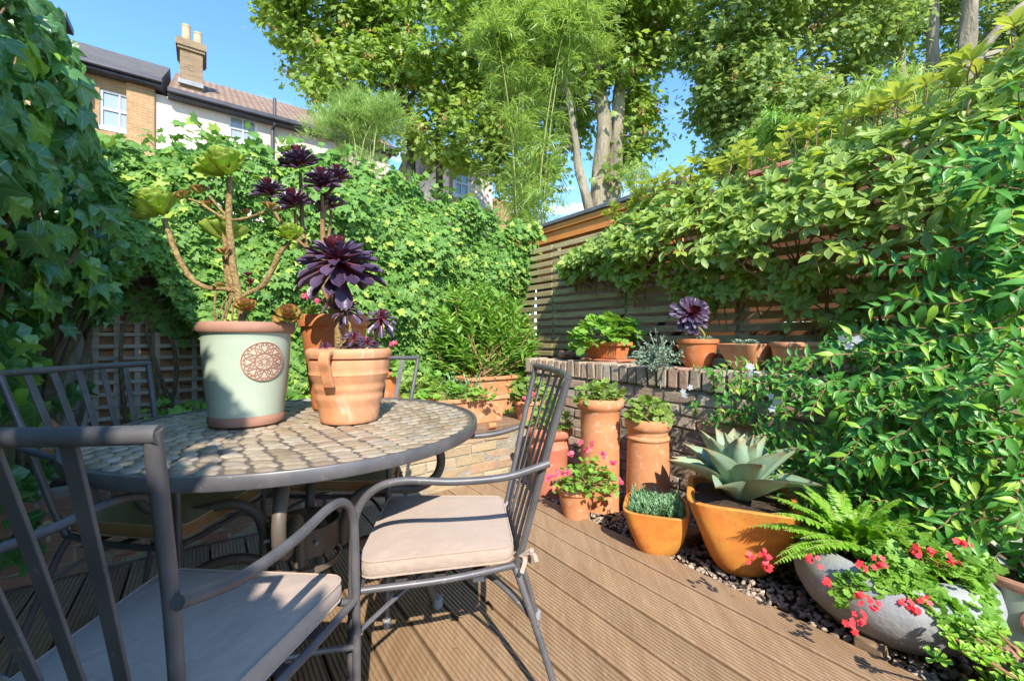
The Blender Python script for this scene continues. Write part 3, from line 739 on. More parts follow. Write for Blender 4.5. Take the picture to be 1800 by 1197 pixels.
mb = MB(); gbox(mb, SH-.42, SH-.3, tb1+.3, tb2+2.8, ez-.24, ez-.1, .02); gbox(mb, SH-.3, SH+.0, tb1+.3, tb2+2.8, ez-.30, ez-.25, .01); mb.build('gutter', M['gutter'], w2, smooth=False)
mb = MB(); p0 = ft(478); tube(mb, [ST(SH-.1, p0, 0), ST(SH-.1, p0, ez-.5), ST(SH-.25, p0+.05, ez-.35), ST(SH-.25, p0+.05, ez+.5)], .055, 8, smooth=False); mb.build('downpipe', M['gutter'], w2)
# taller gable at far left
w3 = thing('gabled_house', 'taller brick house wall with dark bargeboard at the far left edge behind the ivy', 'house', ST(15.3, -4.5, 0))
S3 = 15.3
g = lambda px, py: plane_s(px, py, S3)
mb = MB(); ta, za = g(125, 60); tb_, _ = g(-300, 60)
z1 = g(125, 105)[1]; z2 = g(98, 30)[1]
ubox(mb, S3, S3+.69, tb_, g(106, 60)[0], -.05, z2)
mb.build('wall', M['hbrick'], w3, smooth=False)
mb = MB(); gbox(mb, S3-.1, S3+.7, tb_, g(106, 60)[0]+.12, z2, z2+.16); gbox(mb, S3-.08, S3+.69, g(106, 60)[0]+.003, g(119, 60)[0]+.1, g(110, 112)[1], g(110, 78)[1]); mb.build('bargeboard', M['gutter'], w3, smooth=False)
# houses glimpsed between trees
w4 = thing('brick_house', 'brick and white house glimpsed between the ivy hedge and the bamboo', 'house', ST(12, 6, 0))
S4 = 12.5; g = lambda px, py: plane_s(px, py, S4)
h4 = g(800, 285)[1]
mb = MB(); ubox(mb, S4, S4+6, g(868, 0)[0], g(930, 0)[0], -.05, h4-.9); mb.build('wall', M['hbrick'], w4, smooth=False)
mb = MB(); ubox(mb, S4+.05, S4+6, g(790, 0)[0], g(867, 0)[0], -.05, h4); mb.build('white_wall', M['render'], w4, smooth=False)
window(w4, S4-.06, g(795, 0)[0], g(822, 0)[0], g(800, 345)[1], g(800, 300)[1], 2)
window(w4, S4-.1, g(900, 0)[0], g(920, 0)[0], g(900, 372)[1], g(900, 335)[1], 2)
mb = MB(); prism(mb, [(S4-.3, h4+.0), (S4+3, h4+1.6), (S4+6.3, h4)], g(784, 0)[0], g(872, 0)[0]); mb.build('roof', M['slate'], w4, smooth=False)
# little terracotta roofed store far right behind the shed
w5 = thing('tiled_outhouse', 'terracotta ridge tiles of an outhouse showing above the climber', 'outbuilding', ST(2.2, 4.4, 0))
q = W(1222, 330, 3.9); mb = MB()
gbox(mb, 1.2, 2.0, 3.75, 5.0, 2.4, 2.44, .01)
a_ = W(1200, 320, 3.75); b_ = W(1238, 314, 3.62)
tube(mb, [a_, b_], .035, 10, smooth=False); mb.build('ridge', M['terra_red'], w5)

# ================================================================== TREES
def crown_pts(ells, dens, cl_r, per, seed=1):
    """clusters inside ellipsoids; ells: (px,py,rpx,rpy,d,rd,n)"""
    out = []
    for (px, py, rx, ry, d, rd, n) in ells:
        for _ in range(n):
            v = rsph(1)[0]*rng.uniform(.25, 1)**(.45)
            dd = d+v[1]*rd; c = W(px, py, d); k = d/F
            out.append(c+np.array([v[0]*rx*k, v[1]*rd, v[2]*ry*k]))
    return np.array(out)
def foliage(mb, cl, temps, per, cr, size, down=.5, mi=0, flat=.8, outw=.6):
    n = len(cl)*per; ci = np.repeat(np.arange(len(cl)), per)
    off = rng.normal(0, 1, (n, 3))*np.array([1, 1, flat])*cr*rng.uniform(.5, 1.1, n)[:, None]*.6
    pos = cl[ci]+off
    tip = n3(off)*outw + rv(n, .5) - UP*down
    nrm = np.tile(UP*.9, (n, 1)) + n3(off)*.7 + rv(n, .4) - np.array([LD[0], LD[1], 0])*.6
    scatter(mb, temps, pos, tip, nrm, size*rng.uniform(.6, 1.25, n), mi)
def tree(name, label, trunks, ells, temps, mat, per, cr, size, bark, seeds=0, group=None, branch=26, limb_from=None, down=.5):
    base = trunks[0][0][0]
    th = thing(name, label, 'tree', (base[0], base[1], -.05), group)
    mb = MB()
    for pts, rad in trunks: tube(mb, pts, np.array(rad)*.78, 12, 5, jit=.1)
    cl = crown_pts(ells, 1, cr, per)
    allp = np.concatenate([smooth_path(np.array(p), 5) for p, r in trunks])
    ix = rng.permutation(len(cl))[:branch]
    for i in ix:
        c = cl[i]; lower = allp[allp[:, 2] < c[2]+.2]
        if len(lower) == 0: continue
        q = lower[np.argmin(((lower-c)**2*np.array([1, 1, .6])).sum(1))]
        mid = (q+c)/2+np.array([0, 0, .12*np.linalg.norm(c-q)])+rng.normal(0, .08, 3)
        L = np.linalg.norm(c-q); tube(mb, [q, mid, c], [min(.07, .014*L+.012), .02, .007], 6, 4, jit=.1)
    mb.build('trunk', M[bark], th)
    mb = MB(); foliage(mb, cl, temps, per, cr, size, down)
    mb.build('crown', M[mat], th, angle=0)
    if seeds:
        mb = MB(); cc = cl[rng.permutation(len(cl))[:seeds]]+rng.normal(0, cr*.35, (min(seeds, len(cl)), 3))-np.array([0, cr*.6, 0]); foliage(mb, cc, SMALL, 16, cr*.3, size*.5, 1.2)
        mb.build('seed_clusters', M['seed'], th, angle=0)
    return th
TG = 'trees beyond the back fence'
d = 9.0
tr = [([W(1058, 700, d), W(1052, 400, d), W(1056, 300, d), W(1062, 220, d), W(1054, 150, d), W(1050, 60, d), W(1045, -60, d), W(1040, -200, d)], [.3, .28, .22, .2, .17, .14, .11, .05]),
      ([W(1075, 500, d), W(1076, 370, d), W(1082, 290, d), W(1086, 200, d), W(1094, 130, d), W(1118, 60, d), W(1140, -60, d)], [.2, .2, .19, .17, .14, .11, .05]),
      ([W(1052, 460, d-.3), W(1036, 370, d-.3), W(1018, 300, d-.3), W(1010, 240, d-.2), W(990, 100, d-.2)], [.14, .13, .11, .09, .04]),
      ([W(1092, 150, d), W(1110, 110, d), W(1150, 50, d), W(1170, 0, d)], [.1, .09, .07, .03])]
tree('sycamore_tree', 'tall grey trunked sycamore with three stems behind the outbuilding roof', tr,
     [(1060, 40, 120, 70, d, 1.6, 110), (1140, 20, 80, 60, d, 1.3, 55), (980, -20, 160, 80, d, 1.8, 90), (1060, 110, 60, 50, d-.5, .4, 8), (1090, 300, 40, 20, d-.5, .3, 2), (1118, 215, 24, 75, d+.4, .6, 26), (1120, 265, 40, 18, d+.2, .4, 10), (1000, 170, 30, 120, d+1.2, .8, 45), (1140, 85, 45, 35, d, .6, 16), (930, 220, 80, 150, d+1.6, .8, 70)],
     SYC, 'syc', 50, .38, .11, 'bark', 110, TG, 40)
d = 10.0
tr = [([W(722, 700, d), W(722, 300, d), W(718, 220, d), W(706, 165, d), W(688, 110, d), W(672, 40, d), W(650, -80, d)], [.17, .14, .12, .11, .09, .07, .03]),
      ([W(775, 500, d+.3), W(772, 300, d+.3), W(768, 240, d+.3), W(800, 120, d+.3), W(830, 0, d+.3)], [.12, .11, .1, .08, .03]),
      ([W(712, 180, d), W(760, 130, d), W(830, 60, d)], [.06, .05, .02]), ([W(700, 140, d), W(740, 90, d), W(800, 130, d)], [.05, .05, .02])]
tree('sycamore_tree', 'dark stemmed sycamore with orange seed keys above the middle of the ivy hedge', tr,
     [(600, 20, 130, 75, d, 1.6, 120), (760, 60, 150, 120, d, 1.8, 190), (505, 5, 50, 38, d, .8, 24), (545, 100, 48, 52, d, .8, 34), (640, 160, 90, 70, d, 1.2, 60), (790, 240, 100, 60, d, 1.2, 62), (700, -60, 240, 80, d, 1.8, 100), (880, 120, 80, 160, d+.5, 1, 90)],
     SYC, 'syc', 46, .37, .11, 'bark_dark', 170, TG, 60)
d = 8.0
tr = [([W(1580, 600, d), W(1585, 300, d), W(1586, 180, d), W(1583, 90, d), W(1578, 20, d), W(1570, -120, d)], [.14, .12, .1, .09, .08, .04]),
      ([W(1700, 600, d-.5), W(1690, 300, d-.5), W(1688, 200, d-.5), W(1696, 110, d-.5), W(1704, 30, d-.5), W(1712, -120, d-.5)], [.24, .2, .17, .16, .15, .09]),
      ([W(1650, 600, d), W(1645, 300, d), W(1640, 150, d), W(1640, 20, d), W(1640, -120, d)], [.16, .14, .12, .11, .05]),
      ([W(1692, 150, d-.5), W(1740, 70, d-.5), W(1800, 10, d-.5), W(1850, -20, d-.5)], [.1, .1, .09, .06]),
      ([W(1570, 300, d+.6), W(1552, 200, d+.6), W(1530, 120, d+.6), W(1515, 60, d+.6)], [.08, .07, .06, .03]),
      ([W(1540, 300, d+.7), W(1520, 170, d+.7), W(1490, 60, d+.7)], [.07, .06, .03]),
      ([W(1560, 60, d), W(1480, 40, d), W(1400, 110, d), W(1340, 145, d)], [.06, .05, .035, .015])]
tree('lime_tree', 'broad dense tree with pale stems filling the sky at the right', tr,
     [(1300, 30, 95, 80, d, 1.3, 120), (1290, 150, 62, 70, d, 1, 90), (1340, 215, 75, 65, d, 1.2, 100), (1300, 270, 55, 28, d, .8, 34), (1440, 70, 130, 100, d+.3, 1.6, 150), (1440, 230, 80, 70, d, 1.2, 60), (1560, 0, 150, 50, d+1.2, .5, 80), (1540, 140, 70, 110, d+1.5, .5, 30), (1720, 0, 120, 60, d+1.2, .5, 55), (1780, 130, 60, 120, d+1.4, .8, 70), (1500, -80, 300, 70, d, 2, 110), (1640, 170, 60, 110, d+1.7, .5, 45), (1920, 40, 140, 150, d, 1.6, 80)],
     SYC, 'syc_r', 50, .34, .088, 'bark', 160, TG, 70)
# bamboo
def bamboo(label, cx, y0, y1, d, halfw, nc, nspray, mat='bamboo', size=.15, gap=1.0, topw=1.0, name='bamboo', cat='bamboo', spread=.35, nper=26, dz=-.55, temps=None):
    b = W(cx, 600, d); th = thing(name, label, cat, (b[0], b[1], -.05))
    mb = MB(); lf = MB(); k = d/F
    culms = []
    for i in range(nc):
        x0 = cx+rng.uniform(-.35, .35)*halfw; x1 = cx+rng.uniform(-1, 1)*halfw*topw; dd = d+rng.uniform(-.5, .5)
        yt = y0+rng.uniform(0, .35)*(y1-y0)
        P = [W(x0, 700, dd), W((x0*2+x1)/3, (y1*2+yt)/3, dd), W(x1, yt, dd+rng.uniform(-.2, .2)), W(x1+(x1-cx)*.35, yt+30, dd)]
        tube(mb, P, [.009, .008, .004, .002], 6, 5); culms.append(smooth_path(P, 12))
    mb.build('culms', M['culm'], th)
    for i in range(nspray):
        c = culms[rng.integers(len(culms))]; p = c[rng.integers(int(len(c)*.12), len(c))]
        if p[2] < CH-(y1+30-HZ)*k: p = c[rng.integers(len(c)//2, len(c))]
        dirn = n3(np.array([rng.normal(), rng.normal()*.6, rng.uniform(-.1, .8)])); L = rng.uniform(.25, .9)*spread*2
        pth = smooth_path([p, p+dirn*L*.5, p+dirn*L*.85+np.array([0, 0, -.12*L*2])], 8)
        n = nper; ii = rng.integers(2, len(pth), n); pos = pth[ii]+rv(n, .03)
        side = rv(n, .55); tip = dirn+side+np.array([0, 0, dz])
        scatter(lf, temps or BAM, pos, tip, UP+rv(n, .5)-LD*.6, size*rng.uniform(.6, 1.3, n))
    lf.build('leaves', M[mat], th, angle=0)
bamboo('lime green feathery bamboo clump rising beside the grey sycamore trunks', 925, -40, 400, 6.6, 90, 12, 900, size=.15, topw=1.05, nper=32, temps=[leaf_t([.02, .05, .035, 0], .1, .3), leaf_t([.02, .045, .035, 0], .1, .6)], dz=-.25)
bamboo('pale feathery plume leaning behind the top of the ivy hedge', 630, 175, 330, 6.0, 72, 26, 620, mat='feather', size=.1, topw=.9, name='feathery_shrub', cat='shrub', spread=.2, nper=30, dz=.5, temps=[leaf_t([.02, .035, .03, 0], .1, .2)])
bamboo('loose bamboo sprigs in front of the right tree stems', 1650, 120, 300, 5.4, 120, 12, 130, mat='bamboo', size=.12, topw=1, spread=.25)
bamboo('low dark bamboo tuft between the right tree and the climber', 1415, 215, 330, 6.2, 75, 12, 200, mat='bush', size=.14, spread=.25)
# small feathery tree against the sky
bamboo('tiny ferny treetop against the blue sky gap', 1115, 305, 345, 7.2, 40, 6, 60, mat='feather', size=.08, spread=.2, name='feathery_treetop', cat='shrub')

# ================================================================== IVY AND CLIMBERS
# back ivy
th = thing('ivy', 'dense light green ivy hedge covering the back fence and trellis', 'ivy', ST(4.2, 1, .3))
tt = np.array([-.7, -.55, -.1, .3, .56, 1.04, 1.6, 2.2, 2.75, 3.1]); zt = np.array([2.2, 2.27, 2.5, 2.54, 2.56, 2.58, 2.54, 2.42, 2.32, 2.25])
def back_lump(t, z): return .1*np.sin(t*3.1+z*2.2)+.07*np.sin(t*6.3-z*5.1)+.05*np.sin(z*9+t*2)
lf = MB(); N = 20000
t = rng.uniform(-.7, 3.05, N); zq = rng.uniform(0, 1, N)
top = np.interp(t, tt, zt)+.05*np.sin(t*9)+.04*np.sin(t*23); bot = np.interp(t, [-.7, -.3, -.02, .12, .3, 3.1], [1.52, 1.46, 1.15, .5, .4, .4])
bot = bot+.06*np.sin(t*17)
z = bot+(top-bot)*zq; edge = np.clip((top-z)/.35, 0, 1)
thick = .22+.16*np.sqrt(edge)
s = 4.2-.06-(thick+back_lump(t, z))*rng.uniform(.45, 1, N)**.5
pos = np.array([ST(a, b, c) for a, b, c in zip(s, t, z)])
tip = -UP*.8+rv(N, .45)-US3*.3; nrm = -US3*1.0+UP*.55+rv(N, .33)
scatter(lf, IVY, pos, tip, nrm, rng.uniform(.03, .085, N))
# shoots on top
n = 500; t = rng.uniform(-.6, 2.9, n); z = np.interp(t, tt, zt)+rng.uniform(0, .16, n)**1.2; s = 4.15+rng.uniform(-.35, .3, n)
scatter(lf, IVY, np.array([ST(a, b, c) for a, b, c in zip(s, t, z)]), rv(n, .5)+UP*.1-US3*.5, UP*.8-US3*.5+rv(n, .3), rng.uniform(.05, .09, n))
# sprays hanging over the trellis
for (px, py) in ((250, 545), (275, 560), (300, 572), (325, 590), (330, 560), (235, 530), (345, 575), (310, 550), (290, 545), (265, 530), (348, 545), (215, 520)):
    a, b = plane_s(px, py, 4.15); n = 7
    P = np.array([ST(4.17, a+rng.normal(0, .03), b+rng.uniform(-.05, .09)) for _ in range(n)])
    scatter(lf, IVY, P, -UP+rv(n, .4), -US3+UP*.4+rv(n, .25), rng.uniform(.055, .09, n))
lf.build('leaves', M['ivy'], th, angle=0)
mb = MB()
for i in range(26):
    a = rng.uniform(-.6, 2.8); P = [ST(4.2, a, .35)]
    for k in range(5): a += rng.normal(0, .12); P.append(ST(4.18, a, .35+.42*(k+1)))
    tube(mb, P, [.016, .013, .01, .008, .006, .004], 6, 3, jit=.15)
mb.build('stems', M['vine'], th)
mb = MB(); gbox(mb, 4.33, 4.5, -.85, 3.0, .3, 2.0); mb.build('dark_backing', M['soil'], th, smooth=False)  # added dark slab, a backing that closes gaps behind the back ivy
# left big leaved ivy
th = thing('ivy', 'large dark glossy ivy leaves hanging over the fence at the left edge', 'ivy', ST(1.5, -.75, .3))
def lface(s, z): return -.72+.2*np.clip((z-.7)/.9, 0, 1)-.06*np.clip((z-1.7)/.7, 0, 1)+.05*np.sin(s*3.2+z*2)+.035*np.sin(s*7+z*6)+.05*np.clip((s-2.2)/2, 0, 1)
lf = MB(); N = 3000; s = rng.uniform(-.2, 4.1, N); top = np.interp(s, [0, 1.8, 2.7, 3.1, 3.7, 4.1], [2.42, 2.44, 2.44, 2.36, 2.32, 2.08])+.05*np.sin(s*5)
bot = np.interp(s, [-.3, .9, 1.4, 1.9, 2.6, 3.4, 4.1], [.1, .1, .3, .75, .95, 1.15, 1.35])+.1*np.sin(s*13)
z = bot+(top-bot)*rng.uniform(0, 1, N); t = lface(s, z)-rng.uniform(0, 1, N)**1.4*.22
pos = np.array([ST(a, b, c) for a, b, c in zip(s, t, z)])
tip = -UP*1.0+rv(N, .4)+US3*.1; nrm = VT3*.8-US3*.45+UP*.4+rv(N, .5)
scatter(lf, IVYB, pos, tip, nrm, rng.uniform(.085, .17, N)*np.interp(s, [0, 1.5, 4.1], [1, .95, .8]))
n = 500; s = rng.uniform(-.2, 4.1, n); t = rng.uniform(-.95, -.62, n); z = np.interp(s, [0, 1.8, 2.7, 3.1, 3.7, 4.1], [2.42, 2.44, 2.44, 2.36, 2.32, 2.08])+rng.uniform(-.05, .08, n)
scatter(lf, IVYB, np.array([ST(a, b, c) for a, b, c in zip(s, t, z)]), rv(n, .5)+VT3*.6-UP*.2, UP*.9+VT3*.4+rv(n, .3), rng.uniform(.08, .15, n))
# low leaves at far left under the chair back
for (px, py, d_) in ((30, 590, 1.75), (15, 640, 1.7), (40, 680, 1.8), (20, 690, 1.65), (55, 640, 1.9), (25, 850, 1.75), (50, 880, 1.85), (10, 830, 1.7), (60, 925, 1.9), (25, 900, 1.8), (5, 960, 1.7), (110, 690, 2.4), (190, 578, 3.2), (45, 760, 1.9), (60, 830, 2.0)):
    n = 3; P = W(px, py, d_)+rv(n, .03); scatter(lf, IVYB, P, -UP+rv(n, .35), np.array([.3, -1, .4])+rv(n, .25), rng.uniform(.1, .15, n))
lf.build('leaves', M['ivy_big'], th, angle=0)
lf = MB(); N = 2600; s = rng.uniform(-4.2, -.2, N); top = 2.22+.1*np.sin(s*4)+.07*np.sin(s*11)+.04*np.sin(s*27); z = .2+(top-.2)*rng.uniform(0, 1, N)**.6; t = -.6-rng.uniform(0, 1, N)*.3
scatter(lf, IVY, np.array([ST(a, b, c) for a, b, c in zip(s, t, z)]), -UP+rv(N, .5), VT3+rv(N, .4), rng.uniform(.12, .2, N))
lf.build('leaves_behind', M['ivy_big'], th, angle=0)
mb = MB()
for i in range(40):
    a = rng.uniform(-.2, 4.0); P = [ST(a, -.76, 0)]
    for k in range(6): a += rng.normal(0, .07); P.append(ST(a, lface(a, .4*(k+1))-.08+rng.uniform(-.05, .03), .4*(k+1)))
    tube(mb, P, [.022, .018, .015, .012, .01, .007, .005], 6, 3, jit=.2)
mb.build('stems', M['vine'], th)
mb = MB(); gbox(mb, -4.0, 2.2, -.99, -.84, 0, 2.05); gbox(mb, 2.2, 4.2, -.99, -.845, 0, 1.95); mb.build('dark_backing', M['soil'], th, smooth=False)  # added dark backing slabs behind the left fence, no real growth

# right climber on the slat fence
th = thing('climber', 'broad leaved climbing shrub with pale margins spilling over the slat fence', 'climber', ST(1.2, 2.85, .9))
TF = 2.72
tp = [(985, 450), (1060, 412), (1120, 365), (1160, 338), (1240, 312), (1330, 300), (1400, 272), (1500, 240), (1600, 205), (1700, 160), (1800, 85)]
bt = [(985, 500), (1060, 480), (1120, 545), (1200, 530), (1260, 572), (1330, 575), (1400, 590), (1460, 605), (1560, 620), (1700, 650), (1800, 700)]
ts = np.array([plane_t(x, y, 2.88) for x, y in tp])[::-1]; bs = np.array([plane_t(x, y, TF-.05) for x, y in bt])[::-1]
smax = ts[:, 0].max()
lf = MB(); stm = MB(); NW = 2200; cnt = 0
for i in range(NW):
    s = rng.uniform(-.95, smax-.18); zt_ = np.interp(s, ts[:, 0], ts[:, 1])-.05; zb_ = np.interp(s, bs[:, 0], bs[:, 1])
    q = rng.uniform(0, 1)**.85; z = zb_+(zt_-zb_)*q
    # thinner low down so that the slats show through
    if q < .55 and (sin(s*7+z*9)+sin(s*3.1-z*13) > .55+q*1.4 or rng.uniform() < .15): continue
    bul = -.06+(.12+.25*sin(pi*min(1, .15+q*.85)))*min(1, .4+(smax-s)*.4) if q > .4 else .03+.2*q
    t = 2.9-bul-rng.uniform(-.02, .1)+.04*sin(s*5+z*4)
    p = ST(s, t, z)
    ax = n3(-VT3*.8+UP*(rng.uniform(-.2, .5)+q*.6)+rv(1, .4)[0]); e1 = n3(np.cross(ax, UP+.01)); e2 = np.cross(ax, e1)
    m = rng.integers(5, 8); a0 = rng.uniform(0, 6.28); aa = a0+np.arange(m)/m*2*pi
    rad = np.cos(aa)[:, None]*e1+np.sin(aa)[:, None]*e2
    scatter(lf, OBO, np.tile(p, (m, 1)), rad+ax*rng.uniform(.0, .5)+rv(m, .16), ax+UP*.3-LD*.7-rad*.1+rv(m, .2), rng.uniform(.045, .09, m))
    if i % 3 == 0: tube(stm, [p, p-ax*.1+rv(1, .02)[0], ST(s+rng.normal(0, .1), 2.9, z-.2)], [.003, .004, .005], 5, 3)
# upright shoots at the crest
yl = MB()
for i in range(170):
    s = rng.uniform(-.9, smax-.75); z = np.interp(s, ts[:, 0], ts[:, 1]); p0 = ST(s, 2.8+rng.uniform(-.12, .15), z-.06); L = rng.uniform(.03, .1) if s > 1.5 else rng.uniform(.05, .16 if s > 0 else .3)
    p1 = p0+np.array([rng.normal(0, .05), rng.normal(0, .03), L]); tube(stm, [p0, (p0+p1)/2+rv(1, .01)[0], p1], [.003, .003, .002], 5, 3)
    m = 6; aa = rng.uniform(0, 6)+np.arange(m)/m*2*pi; rad = np.column_stack([np.cos(aa), np.sin(aa), np.full(m, .7)])
    scatter(yl, OBO, np.tile(p1, (m, 1)), rad+rv(m, .15), UP-rad*.3+rv(m, .1), rng.uniform(.05, .09, m))
yl.build('young_leaves', M['young'], th, angle=0); lf.build('leaves', M['climber'], th, angle=0); stm.build('stems', M['stem_brown'], th)

# star jasmine trailing over the brick wall
th = thing('star_jasmine', 'glossy pointed leaved star jasmine trailing over the right of the brick wall', 'climber', ST(.3, 2.5, .8))
lf = MB(); stm = MB(); fls = []
def vine(p, n, step, face, drift, lsize):
    P = [p]; dirn = n3(np.array(drift)+rv(1, .35)[0])
    for k in range(n):
        dirn = n3(dirn+rv(1, .25)[0]+np.array([0, 0, -.05])+US3*.05); P.append(P[-1]+dirn*step)
    P = np.array(P); tube(stm, P, np.linspace(.003, .0015, len(P)), 5, 2)
    for k in range(1, len(P)):
        dv = n3(P[k]-P[k-1]); side = n3(np.cross(dv, face)+rv(1, .25)[0]); sz = lsize*rng.uniform(.65, 1.25)*(1 if k < len(P)-2 else .7)
        tips = np.array([dv*.5+side+face*.25, dv*.5-side+face*.25])-UP*.25+rv(2, .15); nn = np.tile(face*.9+UP*.55, (2, 1))+rv(2, .25)
        scatter(lf, OVA, np.tile(P[k], (2, 1)), tips, nn, sz)
    return P
# dense region to the right
reg = [(1260, 1420, 630, 665, 2.33, 9), (1230, 1420, 710, 790, 2.28, 7), (1280, 1500, 790, 840, 2.27, 8), (1420, 1800, 620, 800, 2.26, 52), (1480, 1850, 580, 680, 2.4, 40), (1450, 1850, 770, 860, 2.26, 46), (1620, 1850, 860, 920, 2.24, 16), (1680, 1900, 420, 600, 2.35, 30), (1760, 1900, 180, 420, 2.4, 26), (1700, 1900, 640, 860, 2.2, 26), (1500, 1800, 640, 860, 2.2, 30), (1300, 1500, 640, 700, 2.3, 9)]
for (x0, x1, y0, y1, T, n) in reg:
    for i in range(n):
        px, py = rng.uniform(x0, x1), rng.uniform(y0, y1); s, z = plane_t(px, py, T); z = max(z, .12)
        vine(ST(s, T+rng.uniform(-.08, .06), z), rng.integers(5, 11), .034, n3(-VT3+US3*-.2+UP*.2), US3*.6-UP*.3+VT3*-.15, (.054 if px < 1500 else .064) if py > 540 else .08)
lf.build('leaves', M['jasmine'], th, angle=0); stm.build('stems', M['stem_brown'], th)
def flower5(mb, c, r, nrm, petal=5, w=None):
    nrm = n3(np.array(nrm, float)); e1 = n3(np.cross(nrm, [.3, .2, 1])); e2 = np.cross(nrm, e1); a = rng.uniform(0, 6)+np.arange(petal)/petal*2*pi
    rad = np.cos(a)[:, None]*e1+np.sin(a)[:, None]*e2
    scatter(mb, [leaf_t([.08, .3, .36, .1], .05, .15)], np.tile(c, (petal, 1)), rad+nrm*.15, np.tile(nrm, (petal, 1)), r)
for (px, py) in ((1330, 650), (1508, 600), (1368, 702), (1215, 690)):
    s, z = plane_t(px, py, 2.22); mb = MB()
    for k in range(4): flower5(mb, ST(s, 2.18, z)+rv(1, .015)[0], .018, -VT3+UP*.2+rv(1, .3)[0])
    mb.build('flower_cluster', M['white_fl'], th, angle=0)

# ================================================================== TABLE
TX, TY, TZ, TR = -.727, 1.5, .74, .6
tb = thing('garden_table', 'round pebble mosaic garden table with a dark metal rim', 'table', (TX, TY, 0))
mb = MB(); lathe(mb, [(TR-.012, TZ-.026), (TR-.012, TZ-.004)], (TX, TY, 0), 96); top = mb.build('tabletop', M['grout'], tb)
mb = MB(); nu = 12; TVs = []
for (rr, zz_) in ((1, 0), (.9, .5), (.62, .85), (.25, 1.0)):
    for j in range(nu):
        a = 2*pi*j/nu; TVs.append((rr*cos(a), rr*sin(a), zz_))
PF = [(i*nu+j, i*nu+(j+1) % nu, (i+1)*nu+(j+1) % nu, (i+1)*nu+j) for i in range(3) for j in range(nu)]+[tuple(range(3*nu, 4*nu))]
TVs = np.array(TVs)
ringr = .035; k = 0
while ringr < TR-.03:
    dr = .0345; nn_ = max(5, int(2*pi*ringr/.06)); 
    for j in range(nn_):
        a = 2*pi*(j+.5*(k % 2))/nn_+.0*k; L = .0315*random.uniform(.85, 1.08); Wd = .0205*random.uniform(.88, 1.06)
        th_ = a+radians(66)+random.gauss(0, .09)
        v = TVs.copy(); v[:, 0] *= L; v[:, 1] *= Wd; v[:, 2] = v[:, 2]*.0048*random.uniform(.85, 1.15)-.0035
        v[:, 0] += rng.normal(0, .0012)*np.sign(v[:, 1])
        ca, sa = cos(th_), sin(th_); cx, cy = TX+ringr*cos(a), TY+ringr*sin(a)
        mb.add(np.column_stack([cx+v[:, 0]*ca-v[:, 1]*sa, cy+v[:, 0]*sa+v[:, 1]*ca, TZ+v[:, 2]]), PF)
    ringr += dr; k += 1
mb.build('pebble_mosaic', M['pebble'], top)
mb = MB(); lathe(mb, [(TR-.0125, TZ-.03), (TR, TZ-.03), (TR+.002, TZ-.027), (TR+.002, TZ+.0), (TR, TZ+.003), (TR-.010, TZ+.003), (TR-.0125, TZ+.0), (TR-.0125, TZ-.02)], (TX, TY, 0), 96)
mb.F.pop(); mb.F.pop() if False else None
mb.build('rim', M['metal'], tb)
FA = math.atan2(.15, .44)
for q in range(4):
    a = FA+q*pi/2; e = np.array([cos(a), sin(a), 0]); g = lambda r, z: np.array([TX, TY, 0])+e*r+np.array([0, 0, z])
    mb = MB(); tube(mb, [g(.33, .715), g(.42, .66), g(.475, .585), g(.46, .505), g(.38, .465), g(.29, .475), g(.21, .48), g(.15, .44), g(.128, .37), g(.125, .3)], .017, 12)
    tube(mb, [g(.125, .27), g(.2, .295), g(.29, .285), g(.37, .23), g(.41, .15), g(.435, .07), g(.46, .012)], .017, 12)
    leg = mb.build('leg', M['metal_brown'], tb)
    mb = MB(); lathe(mb, [(.021, 0), (.022, .004), (.022, .035), (.018, .037)], g(.462, 0), 14); mb.build('foot_cap', M['stone'], leg)
mb = MB()
for z0_, z1_ in ((.31, .40), (.255, .275)):
    V = []; seg = 40
    lathe(mb, [(.106, z0_), (.112, z0_), (.112, z1_), (.106, z1_), (.106, z0_+.001)], (TX, TY, 0), seg); mb.F = [f for f in mb.F if f.shape[1] < 10]; mb.M = mb.M[:len(mb.F)]
for q in range(4):
    a = FA+pi/4+q*pi/2; e = np.array([cos(a), sin(a), 0]); tube(mb, [np.array([TX, TY, .42])+e*.02, np.array([TX, TY, .40])+e*.09, np.array([TX, TY, .3])+e*.115], .1, flat=(.03, .004, (0, 0, 1)))
mb.build('collar', M['metal_brown'], tb, smooth=True)
for q in range(4):
    a = FA+pi/8+q*pi/2; e = np.array([cos(a), sin(a), 0]); p = np.array([TX, TY, .36])+e*.112; mb = MB(); tube(mb, [p, p+e*.016], .006, 8, smooth=False); mb.build('bolt', M['stone'], tb)

